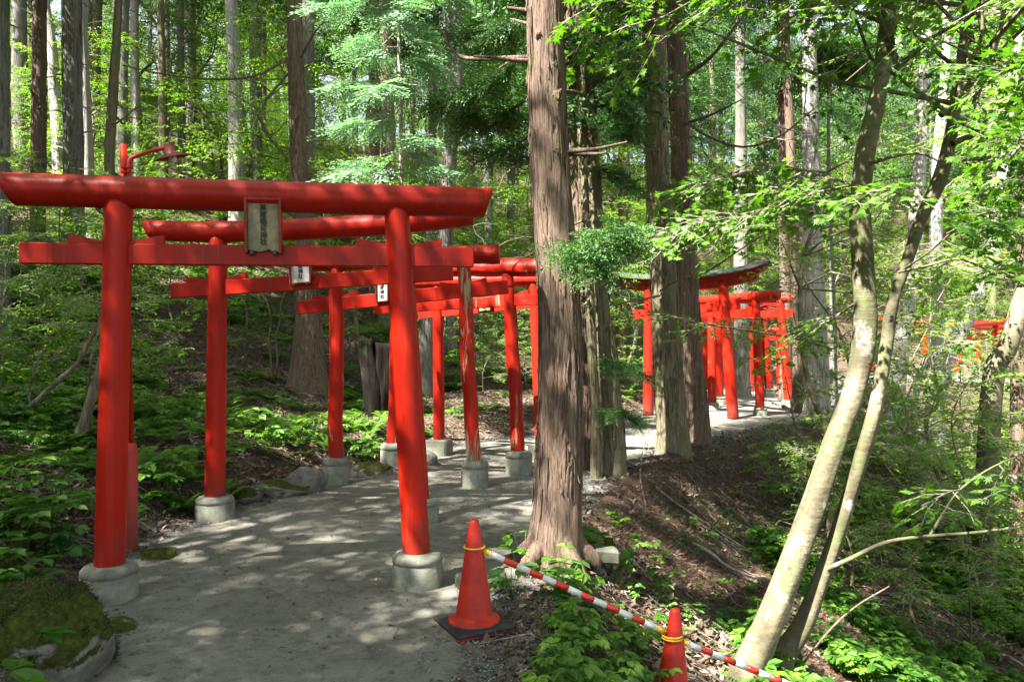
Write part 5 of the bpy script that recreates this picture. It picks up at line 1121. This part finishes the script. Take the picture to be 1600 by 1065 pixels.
for k, (px, py, s) in enumerate([(352, 486, 1.3), (490, 600, 1.0), (540, 640, .9), (560, 610, 1.0), (470, 640, .8), (520, 665, .9), (300, 640, .8), (262, 690, .9), (760, 640, 1.1), (790, 620, .8), (770, 590, .9), (735, 610, .8), (430, 560, 1.0), (390, 590, .9), (30, 500, 1.2), (50, 640, .9), (90, 720, .8), (700, 590, .9), (715, 560, 1.0), (220, 610, .8), (1400, 985, .75), (1500, 940, .8), (1340, 905, .6), (1560, 860, .9), (1120, 640, .8), (420, 500, 1.0), (460, 500, .9), (640, 520, .9)]): fernat(px, py, s, k)
def oneplant(name, label, unit, px, py, s, m, rz=0, cat="plant", Y=None, me=None):
    c = hit(px, py) if Y is None else np.array([(px - 800) / F * Y, Y, Hs((px - 800) / F * Y, Y)]); o = link(name, me or unit.mesh(name, m), None, tuple(c)); o.scale = (s,) * 3; o.rotation_euler = (0, 0, rz); return tag(o, label, cat)
oneplant("strap_leaf_plant", "dark strap leaved plant beside the nearest gate's left footing", strap_unit(3), 112, 950, 1.0, M['herb'])
oneplant("leafy_plant", "sunlit yellow green plant with toothed leaves left of the nearest footing", herb_unit(301, 9, .34, .12, 'oval', 5), 45, 935, 1.0, M['maple'])
oneplant("leafy_plant", "dark broad leaved plant poking over the mossy boulder at the frame corner", herb_unit(302, 6, .34, .14, 'oval', 5), -8, 1075, 1.0, M['herb'], 0, "plant", 3.2)
oneplant("leafy_plant", "tall toothed leaved plant against the thick cedar's foot", herb_unit(303, 7, .26, .10, 'oval', 5), 818, 885, .9, M['herb'])
oneplant("leafy_plant", "green plant with pointed leaves on the verge right below the thick cedar", herb_unit(304, 10, .32, .10, 'oval', 5), 880, 935, .85, M['herb'])
oneplant("leafy_plant", "low spreading plant next to the upper cone's rubber base", herb_unit(305, 9, .22, .09, 'oval', 5), 800, 935, .9, M['herb'])
oneplant("leafy_plant", "bright maple seedling at the lower cone's side", herb_unit(306, 8, .3, .10, 'maple', 3), 1000, 1040, .9, M['maple'])
oneplant("leafy_plant", "maple seedling left of the twin maple's leaning stem", herb_unit(307, 7, .3, .11, 'maple', 3), 1185, 985, .8, M['maple'])
oneplant("leafy_plant", "spreading maple seedling against the twin maple's stem, mid height", herb_unit(308, 12, .45, .13, 'maple', 3), 1215, 880, .9, M['maple'])
for k, (px, py, lab) in enumerate([(30, 800, "shoulder high leafy herb at the frame edge on the lower bank"), (70, 860, "broad leaved herb between the frame edge and the nearest post"), (25, 880, "dense herb clump above the sunlit yellow green plant"), (90, 790, "herb clump just left of the nearest gate's left post"), (255, 790, "leafy herb right of the lamp post sleeve"), (290, 760, "herb clump between lamp post and second gate post"), (20, 720, "big leaved herb clump at the frame edge halfway down the bank"), (100, 690, "leafy herb clump in front of the leaning dead trunk")]):
    oneplant("herb_clump", lab, herb_unit(320 + k, 13, .42, .13, 'oval', 5), px, py, .9, M['herb'])
# dead wood
def deadwood(name, label, pts, r, Y=None, cat="branch", m=None):
    Q = [hit(px, py) + np.array([0, 0, h]) if Y is None else wp(px, py, Y) for px, py, h in pts]; c = Q[0]; n = 20
    o = link(name, tube(catmull([q - c for q in Q], n), np.linspace(r, r * .55, n), 10, True, lambda th, q, p: 1 + .18 * fbm(np.cos(th), np.sin(th), q * 8, 5, 3)).mesh(name, m or M['log'], True), None, tuple(c)); return tag(o, label, cat)
deadwood("fallen_branch", "short fallen branch crossing the hillside trail behind the gates", [(225, 543, .05), (250, 541, .06), (278, 537, .05)], .05)
deadwood("fallen_branch", "thin fallen stick lying on the lit trail patch", [(212, 573, .04), (240, 583, .05)], .03)
deadwood("leaning_log", "brown leaning log behind the nearest gate's left post", [(112, 715, 0), (135, 650, 0), (160, 560, 0)], .07, 7.6, "log")
deadwood("bent_branch", "long bent dead branch rising from the herbs toward the nearest post", [(50, 632, 0), (85, 600, 0), (120, 568, 0), (140, 530, 0), (152, 505, 0)], .028, 7.4)
deadwood("fallen_branch", "pale dead stick crossing the gully floor right of the maple", [(1255, 1035, 0), (1300, 980, 0), (1340, 945, 0), (1390, 915, 0)], .010, 6.3)
deadwood("fallen_branch", "curved dry twig on the bank under the verge cedars", [(1010, 800, .03), (1000, 740, .05), (1010, 700, .08), (1022, 745, .05)], .008)
for kx, (lab, pts) in enumerate([("crooked bare sapling stem on the bank between second and third gates", [(427, 592), (423, 560), (420, 530), (424, 500), (416, 470), (404, 452)]), ("paired bare sapling stem curving toward the third gate's left post", [(431, 592), (434, 560), (431, 530), (438, 500), (440, 470), (452, 448)]), ("thin upright bare stem behind the second gate's left post", [(385, 520), (386, 490), (380, 470), (366, 450)])]):
    c0 = hit(*pts[0]); deadwood("bare_sapling", lab, [(a, b, 0) for a, b in pts], .026, c0[1], "sapling", M['maple_bark'])
rs = np.random.default_rng(78); kq = 0
for x, y in scatter_pts(34, lambda x, y, dl, dr: (dr > .25) & (dr < 6) & (y > 4.5), rs, 15, 4, (.05, .7)):
    a = rs.uniform(-.9, .9) - .3; l = rs.uniform(.5, 1.6); q = np.linspace(0, 1, 7); P = np.stack([x + cos(a) * l * q + rs.normal(size=7) * .04, y + sin(a) * l * q + rs.normal(size=7) * .04, 0 * q], 1); P[:, 2] = H(P[:, 0], P[:, 1]) + .02 + rs.uniform(0, .10) * np.sin(q * pi)
    c = P[0].copy(); r = rs.uniform(.008, .022); o = link("fallen_branch", tube(catmull(P - c, 18), np.linspace(r, r * .4, 18), 8, True).mesh("fallen_branch", M['twig' if kq % 2 else 'log'], True), None, tuple(c)); kq += 1
    tag(o, "dead branch lying among litter on the slope below the verge", "branch", "dead branches on the gully slope"); REG.append((o, "dead branch"))
rs = np.random.default_rng(77); tw = G()
for x, y in scatter_pts(2200, lambda x, y, dl, dr: (dl > .2) | (dr > .1), rs, 15, 3, bias=1.3):
    a = rs.uniform(0, 6.28); l = rs.uniform(.12, .6); z = Hs(x, y); P = np.array([(x, y, z + .01), (x + cos(a) * l / 2, y + sin(a) * l / 2, 0), (x + cos(a + .4) * l, y + sin(a + .4) * l, 0)]); P[1, 2] = Hs(P[1, 0], P[1, 1]) + .03; P[2, 2] = Hs(P[2, 0], P[2, 1]) + .012
    tube(P, [.005, .004, .002], 4, False, tint=.5, g=tw)
tag(link("fallen_twigs", tw.mesh("fallen_twigs", M['twig'])), "thin dead twigs littering the forest floor", "ground cover", None, "stuff")

# ------------------------------------------------------------------ labels that tell the many trees, bushes and ferns apart
ORD = ["nearest"] + [w + " nearest" for w in "second third fourth fifth sixth seventh eighth ninth tenth eleventh twelfth thirteenth fourteenth fifteenth sixteenth seventeenth eighteenth nineteenth twentieth twenty-first twenty-second twenty-third twenty-fourth twenty-fifth twenty-sixth twenty-seventh twenty-eighth twenty-ninth thirtieth thirty-first thirty-second thirty-third thirty-fourth thirty-fifth thirty-sixth".split()]
def zone(x, y):
    if y < .3 or abs(x) > .72 * y: return ("outside the view beyond the " + ("bank" if x < 0 else "gully")) if y > .3 else ("behind the viewpoint " + ("up the bank" if x < -8 else "by the path"))
    px = 800 + x / y * F; 
    for lim, nm in ((70, "at the torii beam's left end"), (180, "behind the nearest gate's left post"), (330, "just past the lamp post"), (470, "behind the nearest gate's name board"), (600, "behind the nearest gate's middle span"), (700, "behind the nearest gate's other post"), (830, "just before the thick cedar"), (1000, "behind the thick cedar"), (1110, "behind the verge cedar pair"), (1250, "behind the bend gates"), (1350, "beside the twin maple's stems"), (1450, "just beyond the twin maple"), (1530, "by the far gates"), (9999, "at the gully's outer edge")):
        if px < lim: return nm
cells = {}
for o, kp in REG:
    z = o.location.z; hb = ", far upslope" if z > 7.5 else (", upslope" if z > 3 else (", low down" if z < -1.2 else ""))
    cells.setdefault((kp, zone(o.location.x, o.location.y) + hb), []).append(o)
for (kp, zn_), os_ in cells.items():
    os_.sort(key=lambda o: o.location.x ** 2 + o.location.y ** 2)
    for k, o in enumerate(os_):
        o["label"] = (ORD[min(k, 35)] + " " if len(os_) > 1 else "lone ") + kp + " " + zn_ + (" and farther" if k > 35 else "")
